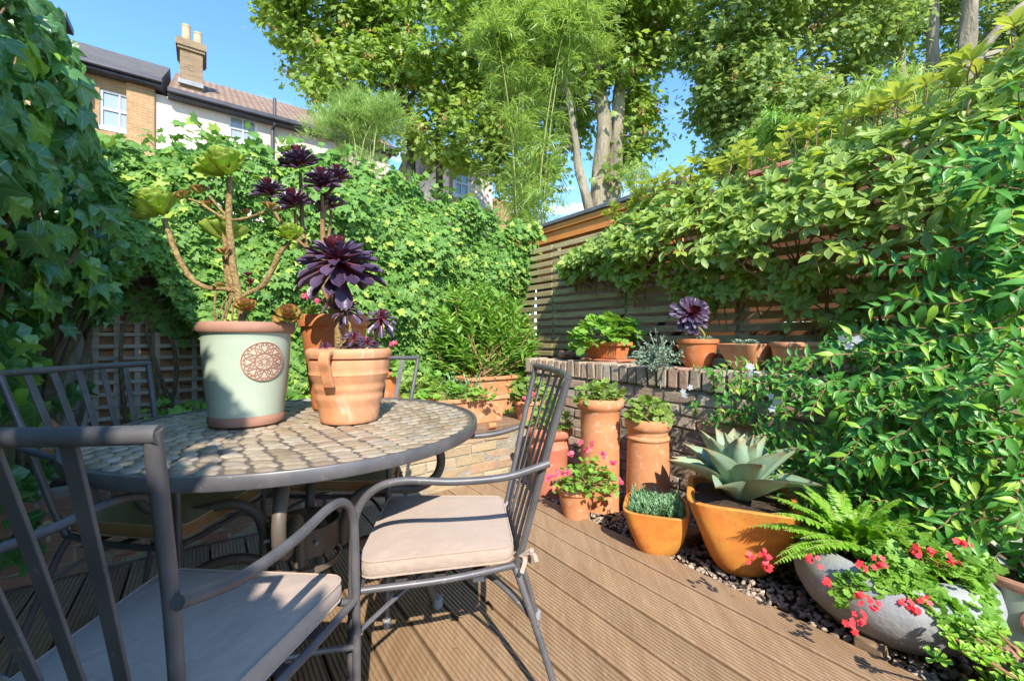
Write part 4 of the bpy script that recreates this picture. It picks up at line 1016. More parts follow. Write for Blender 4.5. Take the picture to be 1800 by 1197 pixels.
# ================================================================== CHAIRS
def chair(name, label, fabric='fabric', side='fabric'):
    t = thing(name, label, 'chair', (0, 0, 0), 'metal armchairs around the mosaic table')
    R = .0098
    for sx in (-1, 1):
        mb = MB(); tube(mb, [(sx*.245, .235, .0), (sx*.245, .232, .3), (sx*.243, .228, .54), (sx*.243, .215, .62), (sx*.243, .17, .668), (sx*.243, .1, .682), (sx*.243, -.02, .675), (sx*.241, -.15, .682), (sx*.238, -.262, .712)], R, 12)
        l = mb.build('leg', M['metal'], t)
        mb = MB(); lathe(mb, [(.0125, 0), (.0138, .003), (.0138, .028), (.010, .03)], (sx*.245, .235, 0), 12); mb.build('foot_cap', M['stone'], l)
        mb = MB(); tube(mb, [(sx*.165, -.175, .425), (sx*.185, -.2, .36), (sx*.215, -.27, .15), (sx*.23, -.31, 0)], R, 12)
        l = mb.build('leg', M['metal'], t)
        mb = MB(); lathe(mb, [(.0125, 0), (.0138, .003), (.0138, .028), (.010, .03)], (sx*.23, -.31, 0), 12); mb.build('foot_cap', M['stone'], l)
        mb = MB(); tube(mb, [(sx*.175, -.185, .425), (sx*.19, -.205, .5), (sx*.222, -.255, .72), (sx*.248, -.305, .918), (sx*.249, -.307, .929)], R, 12)
        mb.build('back_upright', M['metal'], t)
    mb = MB(); tube(mb, [(x, -.309-.028*(1-(x/.249)**2), .930) for x in np.linspace(-.257, .257, 9)], .0112, 12); mb.build('top_rail', M['metal'], t)
    for k in range(5):
        u = (k-2)/3.0; xb = u*.17; xt = u*.249
        yt = -.309-.028*(1-(xt/.249)**2)
        mb = MB(); tube(mb, [(xb, -.192, .425), (xb*1.05, -.205, .5), ((xb+xt)/2*1.02, (-.2+yt)/2-.002, .72), (xt, yt, .927)], .01, flat=(.022, .005, (0, 1, 0)))
        mb.build('back_slat', M['metal'], t)
    # seat frame
    mb = MB(); loop = [(-.235, .215), (.235, .215), (.172, -.19), (-.172, -.19)]
    tube(mb, [(-.24, .215, .415), (0, .232, .415), (0.24, .215, .415)], .009, 10); tube(mb, [(-.175, -.19, .42), (0, -.2, .42), (.175, -.19, .42)], .009, 10)
    for sx in (-1, 1): tube(mb, [(sx*.243, .225, .415), (sx*.215, .0, .415), (sx*.17, -.195, .42)], .009, 10)
    for y in (.12, .02, -.08): tube(mb, [(-.22, y, .408), (0, y, .404), (.22, y, .408)], .01, flat=(.03, .004, (0, 0, 1)))
    mb.build('seat_frame', M['metal'], t)
    mb = MB()
    for sx in (-1, 1): tube(mb, [(sx*.244, .233, .30), (sx*.15, .12, .355), (0, 0, .375), (-sx*.12, -.14, .34), (-sx*.205, -.24, .27)], .0065, 8)
    mb.build('stretcher', M['metal'], t)
    # cushion: rounded trapezoid, puffy
    def outline(off, n=10):
        cs = [(-.222, .222), (.222, .222), (.185, -.175), (-.185, -.175)]; rr = .035; P = []
        for i, (x, y) in enumerate(cs):
            sx_, sy_ = (1 if x > 0 else -1), (1 if y > 0 else -1); cx, cy = x-sx_*rr, y-sy_*rr
            a0 = {(-1, 1): pi/2, (1, 1): 0, (1, -1): -pi/2, (-1, -1): pi}[(sx_, sy_)]
            for k in range(5):
                a = a0+pi/2-(k/4)*pi/2 if True else 0
                P.append((cx+(rr+off)*cos(a), cy+(rr+off)*sin(a)))
        # densify and wobble
        P = np.array(P); Q = []
        for i in range(len(P)):
            p, q = P[i], P[(i+1) % len(P)]; m = max(1, int(np.linalg.norm(q-p)/.05))
            for k in range(m): Q.append(p+(q-p)*k/m)
        return np.array(Q)
    O = outline(0); n = len(O); cen = O.mean(0)
    def ring(sc, z, off=0, wob=0): 
        q = cen+(O-cen)*sc; qn = n3(O-cen); q = q+qn*off; zz = np.full(n, z)
        if wob: zz = zz+wob*np.sin(np.arange(n)*1.7)
        return np.column_stack([q, zz])
    rg = [ring(.5, .43), ring(.97, .43), ring(1, .434), ring(1, .445, .004, .0015), ring(1, .463, .004, .0015), ring(1, .474), ring(.96, .4765), ring(.85, .481, 0, .0012), ring(.6, .486, 0, .001), ring(.3, .488), ring(.02, .489)]
    V = np.concatenate(rg); fc = [(i*n+j, (i+1)*n+j, (i+1)*n+(j+1) % n, i*n+(j+1) % n) for i in range(len(rg)-1) for j in range(n)]
    p_ = V[list(fc[(len(rg)-2)*n])]
    if np.cross(p_[1]-p_[0], p_[2]-p_[0])[2] < 0: fc = [f[::-1] for f in fc]
    mb = MB(); mb.add(V, fc[4*n:], None, 0); mb2 = MB(); mb2.add(V, fc[:5*n])
    cu = MB(); cu.add(V, fc[5*n:], None, 0); cu.add(V, fc[:5*n], None, 1); cu.add(V, [tuple(range((len(rg)-1)*n, len(rg)*n))], None, 0)
    cush = cu.build('cushion', [M[fabric], M[side]], t, angle=0)
    mb = MB()
    for z_ in (.4745, .4345):
        P = np.column_stack([cen+(O-cen)*1.003, np.full(n, z_)]); P = np.vstack([P, P[:1]]); tube(mb, P, .0028, 6, smooth=False, caps=False)
    mb.build('piping', M[fabric], cush)
    for sx in (-1, 1):
        mb = MB(); c0 = np.array([sx*.186, -.192, .452])
        for (a, b, c) in ((.02, -.03, .015), (.035, .0, -.03), (-.025, -.03, -.035), (.04, -.04, .0), (-.03, .015, -.01)):
            e = c0+np.array([a*sx, b, c]); m_ = (c0+e)/2+np.array([0, -.012, .012]); tube(mb, [c0, m_, e], .01, flat=(.011, .0022, (0, 0, 1)))
        mb.build('tie', M[fabric], cush)
    return t
def copy_tree(o, parent=None):
    c = o.copy(); C.objects.link(c)
    if parent is not None: c.parent = parent
    for ch in list(o.children): copy_tree(ch, c)
    return c
def place(o, x, y, fx, fy, label=None):
    o.location = (x, y, 0); o.rotation_euler = (0, 0, math.atan2(fy, fx)-pi/2)
    if label: o['label'] = label
ch = chair('garden_armchair', 'grey metal armchair right of the table with sunlit beige cushion and empty deck behind')
c1 = copy_tree(ch); ch4 = None
place(ch, -.19, 1.315, -.994, -.11)
place(c1, -.632, .805, .07, .997, 'grey metal armchair nearest the viewer, cut by the frame edge, cushion mostly in shade')
chy = chair('garden_armchair', 'grey metal armchair at the left of the table with yellowed cushion against the ivy', 'fabric_yellow', 'fabric_ochre')
c4 = copy_tree(chy)
place(chy, -1.2, 1.5, 1, -.03)
place(c4, -.73, 1.9, 0.02, -1, 'grey metal armchair on the far side of the table, mostly hidden behind the pots')

# ================================================================== POTS AND POTTED PLANTS
def rosette(mb, c, R, n, temps, axis=(0, 0, 1), open_=1.0, inner=None, inner_n=0, droop=0, mi_in=1, up0=.08, emin=0, deep=.35, smin=.35):
    """leaves from centre (upright) to rim (flat)"""
    axis = n3(np.array(axis, float)); e1 = n3(np.cross(axis, [.31, .9, .12])); e2 = np.cross(axis, e1)
    pos = []; tip = []; nr = []; sz = []; isin = []
    for i in range(n):
        f = (i+.5)/n; a = i*2.39996; el = emin+(1-f**.75)*(radians(84)*open_-emin) - droop*f*f
        rad = cos(a)*e1+sin(a)*e2
        tv = rad*cos(el)+axis*sin(el); nv = axis*cos(el)-rad*sin(el)
        pos.append(c+axis*(R*deep*(1-f)-R*.12*f)*(.7)+rad*R*up0*f); tip.append(tv+rv(1, .05)[0]); nr.append(nv+rv(1, .05)[0]); sz.append(R*(smin+(1-smin)*f**.8)*rng.uniform(.92, 1.06)); isin.append(i < inner_n)
    pos, tip, nr, sz, isin = map(np.array, (pos, tip, nr, sz, isin))
    if (~isin).any(): scatter(mb, temps, pos[~isin], tip[~isin], nr[~isin], sz[~isin], 0)
    if isin.any(): scatter(mb, inner or temps, pos[isin], tip[isin], nr[isin], sz[isin], mi_in)
def pot_ring_prof(R0, R1, H, rim=.02, rh=.03, th=.012, bands=()):
    """R0 bottom, R1 top (below rim)"""
    P = [(R0*.96, 0), (R0, .006)]
    n = 24
    for i in range(1, n):
        f = i/n; z = .006+f*(H-rh-.006); r = R0+(R1-R0)*f
        for (bz, bw, ba) in bands:
            if abs(z-bz) < bw: r += ba*(1-(abs(z-bz)/bw)**2)
        P.append((r, z))
    P += [(R1, H-rh), (R1+rim*.8, H-rh+.002), (R1+rim, H-rh*.6), (R1+rim, H-rh*.3), (R1+rim*.7, H-.002), (R1+rim*.2, H), (R1-th*.6, H-.003), (R1-th, H-.012), (R1-th-.004, H-.03)]
    return P
def soil(parent, c, r, z, jit=.003, sx=1, sy=1):
    mb = MB(); lathe(mb, [(r, z-.01), (r, z), (r*.5, z+.006)], c, 24, sx, sy); return mb.build('soil', M['soil'], parent)

# --- sage green pot with the green aeonium
gd = 1.475; gc = np.array([(435-900)/F*gd, gd, TZ+.005])
P1 = thing('potted_aeonium', 'branching green aeonium in a sage glazed pot with round brown medallion', 'potted plant', gc)
H = .345; prof = [(.118, 0), (.128, .004), (.131, .012), (.131, .026), (.127, .033), (.1268, .034)]
body = [(.1268, .034), (.128, .04)]+[(.128+.024*f+.004*sin(f*pi), .04+f*.262) for f in np.linspace(.1, 1, 12)]+[(.1545, .308)]
KP = .88
mb = MB(); lathe(mb, [(.11, .03)]+body+[(.14, .31)], gc, 64, KP, KP); pot = mb.build('pot', M['glaze'], P1)
mb = MB(); lathe(mb, prof+[(.1, .035)], gc, 64, KP, KP); mb.build('pot_base', M['terra_brown'], pot)
mb = MB(); lathe(mb, [(.153, .3085), (.163, .310), (.168, .316), (.1685, .328), (.165, .338), (.158, .344), (.148, .344), (.142, .338), (.14, .32), (.139, .300)], gc, 64, KP, KP); mb.F.pop(); mb.M.pop(); mb.build('pot_rim', M['terra_brown'], pot)
mb = MB(); lathe(mb, [(.14, .30), (.141, .31), (.07, .316)], gc, 40, KP, KP); mb.build('soil', M['soil'], P1)
# medallion
va = math.atan2(-gc[1], -gc[0]); pos_ang = math.atan2(-1.0, 0)  # towards the camera
def pot_r(z): return KP*pot_r0(z)
def pot_r0(z): return .128+.024*np.clip((z-.04)/.262, 0, 1)+.004*np.sin(np.clip((z-.04)/.262, 0, 1)*pi)
zc = CH-(637-HZ)/F*(gd-.13)-gc[2]; dx = (465-435)/F*(gd-.13); phi0 = -pi/2+.245+0.0
phi0 = va+.36
def conf(a, b, h):
    z = zc+b; r = pot_r(z)+h; ph = phi0+a/.127; return gc+np.array([r*cos(ph), r*sin(ph), z])
mr = .0655
mb = MB(); V = [conf(0, 0, .004)]; nseg = 40; rr_ = [.012, .03, .05, .0635, .0655, .067]; hh_ = [.0038, .0035, .0032, .0032, .0025, -.004]
for r_, h_ in zip(rr_, hh_):
    for j in range(nseg): a = 2*pi*j/nseg; V.append(conf(r_*cos(a), r_*sin(a), h_))
fc = [(0, 1+j, 1+(j+1) % nseg) for j in range(nseg)]+[(1+i*nseg+j, 1+(i+1)*nseg+j, 1+(i+1)*nseg+(j+1) % nseg, 1+i*nseg+(j+1) % nseg) for i in range(len(rr_)-1) for j in range(nseg)]
mb.add(V, fc); med = mb.build('medallion', M['cream'], pot)
mb = MB()
def mline(pts, r=.0016): tube(mb, [conf(a, b, .004) for a, b in pts], r, 6, 3)
for r_ in (.0625, .0285, .0255):
    mline([(r_*cos(a), r_*sin(a)) for a in np.linspace(0, 2*pi, 49)], .0018 if r_ > .03 else .0014)
for k in range(10):
    a = k*2*pi/10
    mline([(.006*cos(a), .006*sin(a)), (.015*cos(a-.2), .015*sin(a-.2)), (.0215*cos(a), .0215*sin(a)), (.015*cos(a+.2), .015*sin(a+.2)), (.006*cos(a), .006*sin(a))], .0011)
for k in range(8):
    a = k*2*pi/8
    for sg in (-1, 1):
        mline([((.030+.0)*cos(a), .030*sin(a)), (.04*cos(a+sg*.16), .04*sin(a+sg*.16)), (.053*cos(a+sg*.2), .053*sin(a+sg*.2)), (.058*cos(a+sg*.08), .058*sin(a+sg*.08)), (.051*cos(a+sg*.06), .051*sin(a+sg*.06))], .0017)
        b = a+pi/8
        mline([(.031*cos(b), .031*sin(b)), (.038*cos(b+sg*.13), .038*sin(b+sg*.13)), (.045*cos(b+sg*.04), .045*sin(b+sg*.04)), (.054*cos(b+sg*.12), .054*sin(b+sg*.12)), (.059*cos(b), .059*sin(b))], .0015)
mb.build('scrollwork', M['terra_brown'], pot)
# stems
mb = MB(); D = 1.475
def sp_(pts, r, d=D): r = np.array(r)*.84; tube(mb, [W(x, y, d+(dd if True else 0)) for x, y, *rest in pts for dd in [rest[0] if rest else 0]], r, 10, 5, jit=.05)
sp_([(427, 580), (424, 545), (418, 510), (410, 470), (405, 420), (402, 380), (403, 350), (404, 312)], [.015, .015, .0145, .014, .0135, .0125, .0115, .011])
sp_([(418, 512), (395, 508), (365, 506), (340, 493), (318, 462), (302, 425), (288, 385)], [.009, .009, .0095, .0105, .011, .0105, .0095])
sp_([(428, 520), (440, 514), (462, 502), (478, 475), (490, 448), (508, 425)], [.008, .009, .0105, .011, .0105, .009])
sp_([(402, 388), (380, 376), (352, 358), (332, 350)], [.006, .006, .0055, .005]); sp_([(402, 384), (385, 365), (368, 345)], [.006, .0055, .005])
sp_([(402, 388), (420, 386), (445, 380), (472, 370)], [.0055, .0055, .005, .005]); sp_([(402, 520), (397, 480), (393, 450)], [.007, .007, .006], D+.02)
sp_([(412, 512), (404, 490), (398, 450, .03), (394, 410, .05)], [.009, .009, .009, .008])
for (a, b, r) in (((410, 512), (388, 572), .004), ((412, 515), (395, 572), .0035), ((408, 510), (376, 570), .003), ((380, 510), (378, 572), .0045), ((415, 520), (408, 572), .004), ((388, 508), (385, 500), .003), ((428, 530), (418, 572), .003), ((425, 530), (440, 572), .0035)):
    sp_([a, ((a[0]+b[0])/2+rng.uniform(-3, 3), (a[1]+b[1])/2), b], r)
sp_([(435, 520), (438, 500)], .003)
mb.build('stems', M['stem'], P1)
heads = [(396, 290, 41, 30, 'g', (0, -.6, 1), 0), (281, 360, 40, 30, 'g', (-.2, -.6, 1), 0), (512, 410, 25, 24, 'g', (.1, -.6, 1), 0), (393, 405, 38, 18, 'g', (-.1, .1, 1), .06),
         (352, 334, 17, 14, 'r', (-.2, -.3, 1), 0), (322, 344, 15, 14, 'r', (-.4, -.3, 1), 0), (367, 360, 14, 12, 'r', (0, -.4, 1), .02), (475, 364, 17, 14, 'r', (.3, -.2, 1), 0), (432, 373, 14, 12, 'r', (0, -.2, 1), .08),
         (393, 443, 15, 14, 'r', (0, -.3, 1), -.02), (437, 483, 10, 12, 'p', (0, -.4, 1), 0), (441, 496, 11, 12, 'p', (.2, -.5, 1), 0), (433, 538, 20, 16, 'g2', (.1, -.5, 1), -.05), (386, 502, 11, 12, 'r', (0, -.3, 1), 0), (507, 551, 23, 18, 'g2', (.3, -.7, .7), -.02)]
for (x, y, r, n, kd, ax, dd) in heads:
    mb = MB(); R = r/F*D; op = .95
    if kd in 'g g2': rosette(mb, W(x, y+r*.35, D+dd), R*1.02, n+16, AEG, ax, 1.0, up0=.12, emin=.14, deep=.85, smin=.38)
    else: rosette(mb, W(x, y+r*.25, D+dd), R, n, AEG, ax, op, up0=.12, emin=.2)
    mb.build('rosette', M[{'g': 'aeo_green', 'g2': 'aeo_rust', 'r': 'aeo_rust', 'p': 'aeo_inner'}[kd]], P1, angle=0)
    if kd == 'g': pass

# --- tall long tom pot with dark aeonium
ld = 1.79; lc = np.array([(588-900)/F*ld, ld, TZ+.005])
P2 = thing('potted_aeonium', 'tall many headed dark red aeonium in a tall plain terracotta pot', 'potted plant', lc)
mb = MB(); lathe(mb, pot_ring_prof(.085, .128, .385, .014, .05), lc, 56); mb.build('pot', M['terra_deep'], P2)
soil(P2, lc, .118, .35)
mb = MB(); D2 = ld
def sp2(pts, r, o=0): tube(mb, [W(x, y, D2+o) for x, y in pts], r, 8, 5, jit=.06)
sp2([(590, 575), (583, 520), (570, 470), (567, 400), (566, 345)], [.013, .012, .010, .009, .008]); sp2([(583, 520), (575, 440), (568, 400), (576, 345), (590, 325)], [.010, .009, .008, .008, .006], .02)
sp2([(590, 575), (560, 480), (535, 420), (530, 350), (528, 305)], [.01, .01, .009, .008, .007]); sp2([(535, 420), (522, 400), (518, 370)], [.007, .007, .006], -.02)
sp2([(545, 440), (500, 400), (482, 370), (474, 348)], [.008, .007, .006, .006]); sp2([(575, 440), (580, 400), (582, 370)], [.008, .007, .006], .05)
mb.build('stems', M['stem_brown'], P2)
for (x, y, r, n, dd) in ((528, 287, 36, 44, 0), (566, 322, 33, 40, -.03), (594, 310, 27, 36, .04), (474, 336, 29, 36, 0), (519, 357, 32, 36, -.05), (582, 360, 28, 30, .06)):
    mb = MB(); rosette(mb, W(x, y+4, D2+dd), r/F*D2*1.02, n+10, AEW, (rng.normal(0, .15), -.5, 1), .9, AEI, 12, up0=.08, emin=.05, deep=.6, smin=.42); mb.build('rosette', [M['aeo_purple'], M['aeo_inner']], P2, angle=0)
mb = MB(); rosette(mb, W(551, 548, ld-.1), .035, 14, AEG, (.1, -.4, 1), .95); mb.build('rosette', M['aeo_green'], P2, angle=0)

# --- ribbed pale terracotta pot with big dark aeonium
rd = 1.52; rc = np.array([(615-900)/F*rd, rd, TZ+.005])
P3 = thing('potted_aeonium', 'large purple black aeonium head on one stem in a ribbed pale terracotta pot', 'potted plant', rc)
pr = pot_ring_prof(.098, .127, .255, .017, .034, bands=((.165, .01, .005), (.148, .006, .003), (.118, .009, .004), (.085, .012, .005), (.07, .005, .003)))
pr = [(r+(.012*math.exp(-((z-.19)/.06)**2) if z < .22 else 0), z) for r, z in pr]
mb = MB(); lathe(mb, pr, rc, 64); pot = mb.build('pot', M['terra_pale'], P3)
soil(P3, rc, .115, .225)
for a0 in (-pi/2-.1, pi/2-.1):
    mb = MB(); e = np.array([cos(a0), sin(a0), 0]); g = lambda r, z: rc+e*r+np.array([0, 0, z])
    tube(mb, [g(.14, .243), g(.165, .24), g(.172, .215), g(.158, .185), g(.148, .155), g(.138, .135)], .01, flat=(.034, .015, e)); mb.build('handle', M['terra_pale'], pot)
mb = MB(); sq = lambda pts, r, o=0: tube(mb, [W(x, y, rd+o) for x, y in pts], r, 10, 5, jit=.05)
sq([(596, 625), (594, 570), (592, 520), (592, 470)], [.013, .012, .012, .011]); sq([(598, 610), (615, 585), (610, 550)], [.006, .005, .005], -.02); sq([(602, 610), (650, 600), (668, 570)], [.006, .006, .005], -.02)
mb.build('stem', M['stem'], P3)
def big_head(x, y, r, n, d, tilt=(0, -.25, 1), droop=1.1, inn=16, par=P3):
    mb = MB(); c = W(x, y, d); rosette(mb, c, r/F*d, n, AEP, tilt, .8, AEI, inn, droop=droop, up0=.05, smin=.22, deep=.2)
    return mb.build('rosette', [M['aeo_purple'], M['aeo_inner']], par, angle=0)
big_head(594, 458, 86, 92, rd, (0, -.4, 1), .6, 20)
big_head(608, 542, 34, 34, rd-.02, (-.1, -.5, 1), .9, 8); big_head(670, 560, 36, 40, rd-.02, (.2, -.4, 1), 1.0, 8); big_head(573, 532, 18, 20, rd-.03, (-.2, -.4, 1), .6, 4)
for (x, y, r) in ((622, 594, 22), (645, 602, 18), (572, 609, 14), (605, 606, 14), (658, 606, 14), (632, 610, 14)): big_head(x, y, r, 32, rd-.03+rng.uniform(-.02, .03), (rng.normal(0, .2), -.5, 1), .3, 8)

# --- generic pelargonium clump
def pelarg(parent, c, rx, ry, rz, n, size, mat='ger', stems=True, hang=0.0):
    lf = MB(); v = rsph(n); v[:, 2] = np.abs(v[:, 2])*1.0-hang*rng.uniform(0, 1, n); rad = rng.uniform(.45, 1, n)**.5
    pos = c+v*np.array([rx, ry, rz])*rad[:, None]
    tip = v*np.array([1, 1, .3])+rv(n, .4); nrm = v*.7+UP*.9+rv(n, .3)-LD*.4
    scatter(lf, GER, pos-n3(tip)*size*.4, tip, nrm, size*rng.uniform(.55, 1.2, n))
    lf.build('leaves', M[mat], parent, angle=0)
    if stems:
        mb = MB()
        for i in range(0, min(n, 60)): tube(mb, [c+rv(1, .02)[0]*np.array([1, 1, 0])-UP*.02, (c+pos[i])/2+UP*.01, pos[i]], .0018, 5, 2)
        mb.build('stems', M['culm'], parent)
    return pos
def flowers(parent, pts, mat, r=.012, n=5, spread=.014, name='flower_cluster', stem_to=None):
    for p in pts:
        mb = MB()
        for k in range(n): flower5(mb, np.array(p)+rv(1, spread)[0], r*rng.uniform(.8, 1.2), np.array([0, -1, .5])+rv(1, .5)[0])
        mb.build(name, M[mat], parent, angle=0)

# --- chimney pots along the wall
def base_at(px, d): return np.array([(px-CXP)/F*d, d, -.02])
c = base_at(1055, 2.66); Pq = thing('potted_pelargonium', 'pelargonium in the tallest plain orange chimney pot with flared lip', 'potted plant', c)
mb = MB(); lathe(mb, [(.115, 0), (.12, .004), (.118, .03), (.118, .1), (.119, .3), (.121, .52), (.122, .6), (.13, .615), (.142, .625), (.147, .645), (.146, .665), (.138, .68), (.125, .682), (.116, .67), (.112, .6)], c, 48); mb.build('chimney_pot', M['terra'], Pq)
soil(Pq, c, .113, .64); pelarg(Pq, c+UP*.66, .155, .15, .13, 120, .05, 'ger_zone')
c2 = base_at(1139, 2.52); Pq = thing('potted_pelargonium', 'pelargonium in an orange chimney pot with ringed collar right of the tallest one', 'potted plant', c2)
mb = MB(); lathe(mb, [(.125, 0), (.13, .005), (.128, .05), (.122, .25), (.118, .42), (.116, .455), (.122, .462), (.124, .47), (.12, .478), (.112, .484), (.113, .51), (.128, .525), (.134, .54), (.134, .57), (.128, .582), (.118, .584), (.11, .575), (.107, .5)], c2, 48); mb.build('chimney_pot', M['terra'], Pq)
soil(Pq, c2, .108, .55); pelarg(Pq, c2+UP*.57, .14, .14, .14, 105, .05, 'ger_zone')
c3 = base_at(966, 2.92); Pq = thing('potted_pelargonium', 'pelargonium in a squat reddish chimney pot with octagonal lip by the low wall', 'potted plant', c3)
octo = lambda a, z: (cos(pi/8)/np.cos((a % (pi/4))-pi/8)) if z > .36 else np.ones_like(a)
mb = MB(); lathe(mb, [(.12, 0), (.122, .01), (.125, .2), (.132, .27), (.14, .3), (.142, .32), (.13, .335), (.128, .37), (.15, .385), (.158, .4), (.158, .43), (.145, .445), (.125, .447), (.115, .43), (.11, .36)], c3, 48, fn=octo); mb.build('chimney_pot', M['terra_red'], Pq)
soil(Pq, c3, .108, .41); pelarg(Pq, c3+UP*.43+np.array([.0, -.02, 0]), .15, .14, .22, 120, .05, 'ger_zone')
# small pot with pink geranium
c4_ = base_at(1013, 2.5); c4_[2] = -.015; Pq = thing('potted_geranium', 'small terracotta pot of pink flowering trailing geranium before the tallest chimney pot', 'potted plant', c4_)
mb = MB(); lathe(mb, pot_ring_prof(.075, .105, .19, .012, .035), c4_, 40); mb.build('pot', M['terra'], Pq)
soil(Pq, c4_, .095, .165); pelarg(Pq, c4_+UP*.2+np.array([.06, -.03, 0]), .19, .14, .16, 260, .032, 'ger', hang=.35)
flowers(Pq, [W(x, y, 2.36+rng.uniform(-.04, .06)) for x, y in ((1003, 797), (1030, 790), (998, 832), (1040, 780), (1078, 812), (1090, 845), (985, 830), (1060, 800), (965, 840), (1022, 775))], 'pink', .012, 6, .009)
# --- square yellow planters
def sq_planter(c, top, bot, H, rot, twist=.0, bulge=.04, seg=48, p=5.0):
    """rounded square section that tapers"""
    mb = MB(); n = 14; rings = []
    def sect(half, z, r, pp=p):
        a = np.arange(seg)/seg*2*pi; q = (np.abs(np.cos(a))**pp+np.abs(np.sin(a))**pp)**(-1/pp)*half
        x, y = q*np.cos(a), q*np.sin(a); return np.column_stack([x*cos(r)-y*sin(r), x*sin(r)+y*cos(r), np.full(seg, z)])
    for i in range(n+1):
        f = i/n; h = bot+(top-bot)*(f**.7); rings.append(sect(h, f*H, rot+twist*(1-f), 2.6+(p-2.6)*min(1, f*1.6)))
    rings.append(sect(top*.985, H+.004, rot, p)); rings.append(sect(top*.9, H+.003, rot, p)); rings.append(sect(top*.86, H-.008, rot, p)); rings.append(sect(top*.82, H-.05, rot, p))
    V = np.concatenate(rings); fc = [(i*seg+j, i*seg+(j+1) % seg, (i+1)*seg+(j+1) % seg, (i+1)*seg+j) for i in range(len(rings)-1) for j in range(seg)]
    fc.append(tuple(range(seg))[::-1]); mb.add(V+c, fc)
    s2 = sect(top*.84, H-.025, rot, p); m2 = MB(); m2.add(np.vstack([s2, [[0, 0, H-.015]]])+c, [(j, (j+1) % seg, seg) for j in range(seg)])
    return mb, m2
c5 = base_at(1153, 2.13); c5[2] = -.015; Pq = thing('potted_sedum', 'square yellow terracotta planter of bushy blue green sedum', 'potted plant', c5)
a_, b_ = sq_planter(c5, .155, .085, .215, -.35, .25); a_.build('planter', M['terra_yellow'], Pq, angle=35); b_.build('soil', M['soil'], Pq)
lf = MB(); n = 240
for i in range(n):
    x, y = rng.uniform(-.12, .12, 2); cr, sr = cos(-.35), sin(-.35); q = c5+np.array([x*cr-y*sr, x*sr+y*cr, .2]); h = rng.uniform(.02, .06); a0 = rng.uniform(0, 6); m = 14
    f = np.linspace(0, 1, m); aa = a0+np.arange(m)*2.4; rad = np.column_stack([np.cos(aa), np.sin(aa), .5+f]); lean = np.array([x*.8, y*.8, 1])
    scatter(lf, [leaf_t([.1, .14, .1, 0], 0, 0)], q+np.outer(f*h, lean), rad, UP+rv(m, .2), .022)
lf.build('leaves', M['sedum_blue'], Pq, angle=0)
c6 = base_at(1300, 1.97); c6[2] = -.015; Pq = thing('potted_agave', 'large square orange and yellow terracotta planter with grey green agave', 'potted plant', c6)
a_, b_ = sq_planter(c6, .225, .1, .33, -.42, .3, p=6); a_.build('planter', M['terra_yellow'], Pq, angle=35); b_.build('soil', M['soil'], Pq)
AG = [spat_t(.17, .7, .1, .06), spat_t(.16, .8, -.1, .06)]
def agave_leaf(curl, w=.2, fold=.75):
    ys = np.linspace(0, 1, 10); ws = w*np.array([.62, .6, .68, .82, .95, 1.0, .92, .7, .38, .01]); V = []; U = []
    for yv, wy in zip(ys, ws):
        z = curl*yv*yv
        for x in (-1, -.6, 0, .6, 1): V.append((x*wy, yv*(1-.1*abs(curl)), z+fold*wy*x*x)); U.append((abs(x), yv))
    top = len(V); V2 = [(x, y, z-.022*(1-abs(U[i][0]))) for i, (x, y, z) in enumerate(V)]; Fc = []
    for i in range(9):
        for j in range(4): a = i*5+j; Fc.append((a, a+1, a+6, a+5)); Fc.append((a+top, a+5+top, a+6+top, a+1+top))
    return np.array(V+V2), np.array(Fc), np.array(U+U)
ac = c6+np.array([-.0, 0, .33])
for i in range(30):
    f = i/29; a = i*2.39996+.5; el = radians(86-54*f**.95); rad = np.array([cos(a), sin(a), 0]); tv = rad*cos(el)+UP*sin(el); nv = UP*cos(el)-rad*sin(el)
    mb = MB(); scatter(mb, [agave_leaf(rng.uniform(-.12, .12) if f < .6 else rng.uniform(-.3, 0))], [ac+rad*.035*f-UP*.02*f], [tv], [nv], [.25+.08*sin(f*2.4)*rng.uniform(.85, 1.1)])
    mb.build('leaf', M['agave'], Pq, angle=0)
# --- grey stone bowl
c7 = np.array([1.40, 1.58, -.03]); c7[:2] = ST(.47, 2.06)[:2]; Pq = thing('planted_bowl', 'big round grey stone bowl overflowing with fern and red geranium', 'potted plant', c7)
prof = [(.1, 0), (.15, .005), (.21, .035), (.262, .085), (.29, .14), (.298, .185), (.288, .225), (.258, .258), (.222, .275), (.2, .272), (.192, .25), (.185, .2)]
mb = MB(); lathe(mb, prof, c7, 56, fn=lambda a, z: 1+.02*np.sin(2*a+.4)+.01*np.sin(3*a)); mb.build('bowl', M['stone'], Pq)
soil(Pq, c7, .19, .24)
lf = MB(); stm = MB(); fc0 = c7+np.array([-.10, .03, .27])
PIN = [leaf_t([.2, .26, .2, .03], .1, .2), leaf_t([.2, .26, .2, .03], -.1, .45)]
def frond(p, dirn, L, w=.034):
    n = 30; f = np.linspace(0, 1, n); d2 = n3(np.array([dirn[0], dirn[1], 0])); P = p+np.outer(f*L*dirn_h(dirn), d2)+np.outer(L*(f*dirn[2]-.38*f*f*(1 if dirn[2] > .2 else .4)), UP)
    T = n3(np.gradient(P, axis=0)); S = n3(np.cross(T, UP)); N_ = np.cross(S, T); tube(stm, P, np.linspace(.0022, .0008, n), 5, smooth=False)
    wd = w*np.sin(pi*np.clip(f*.92+.08, 0, 1))**.6*(1-.35*f)
    for sg in (-1, 1):
        scatter(lf, PIN, P[2:], sg*S[2:]+T[2:]*.35+rv(n-2, .06), N_[2:]+rv(n-2, .12), wd[2:])
def dirn_h(d): return math.hypot(d[0], d[1])
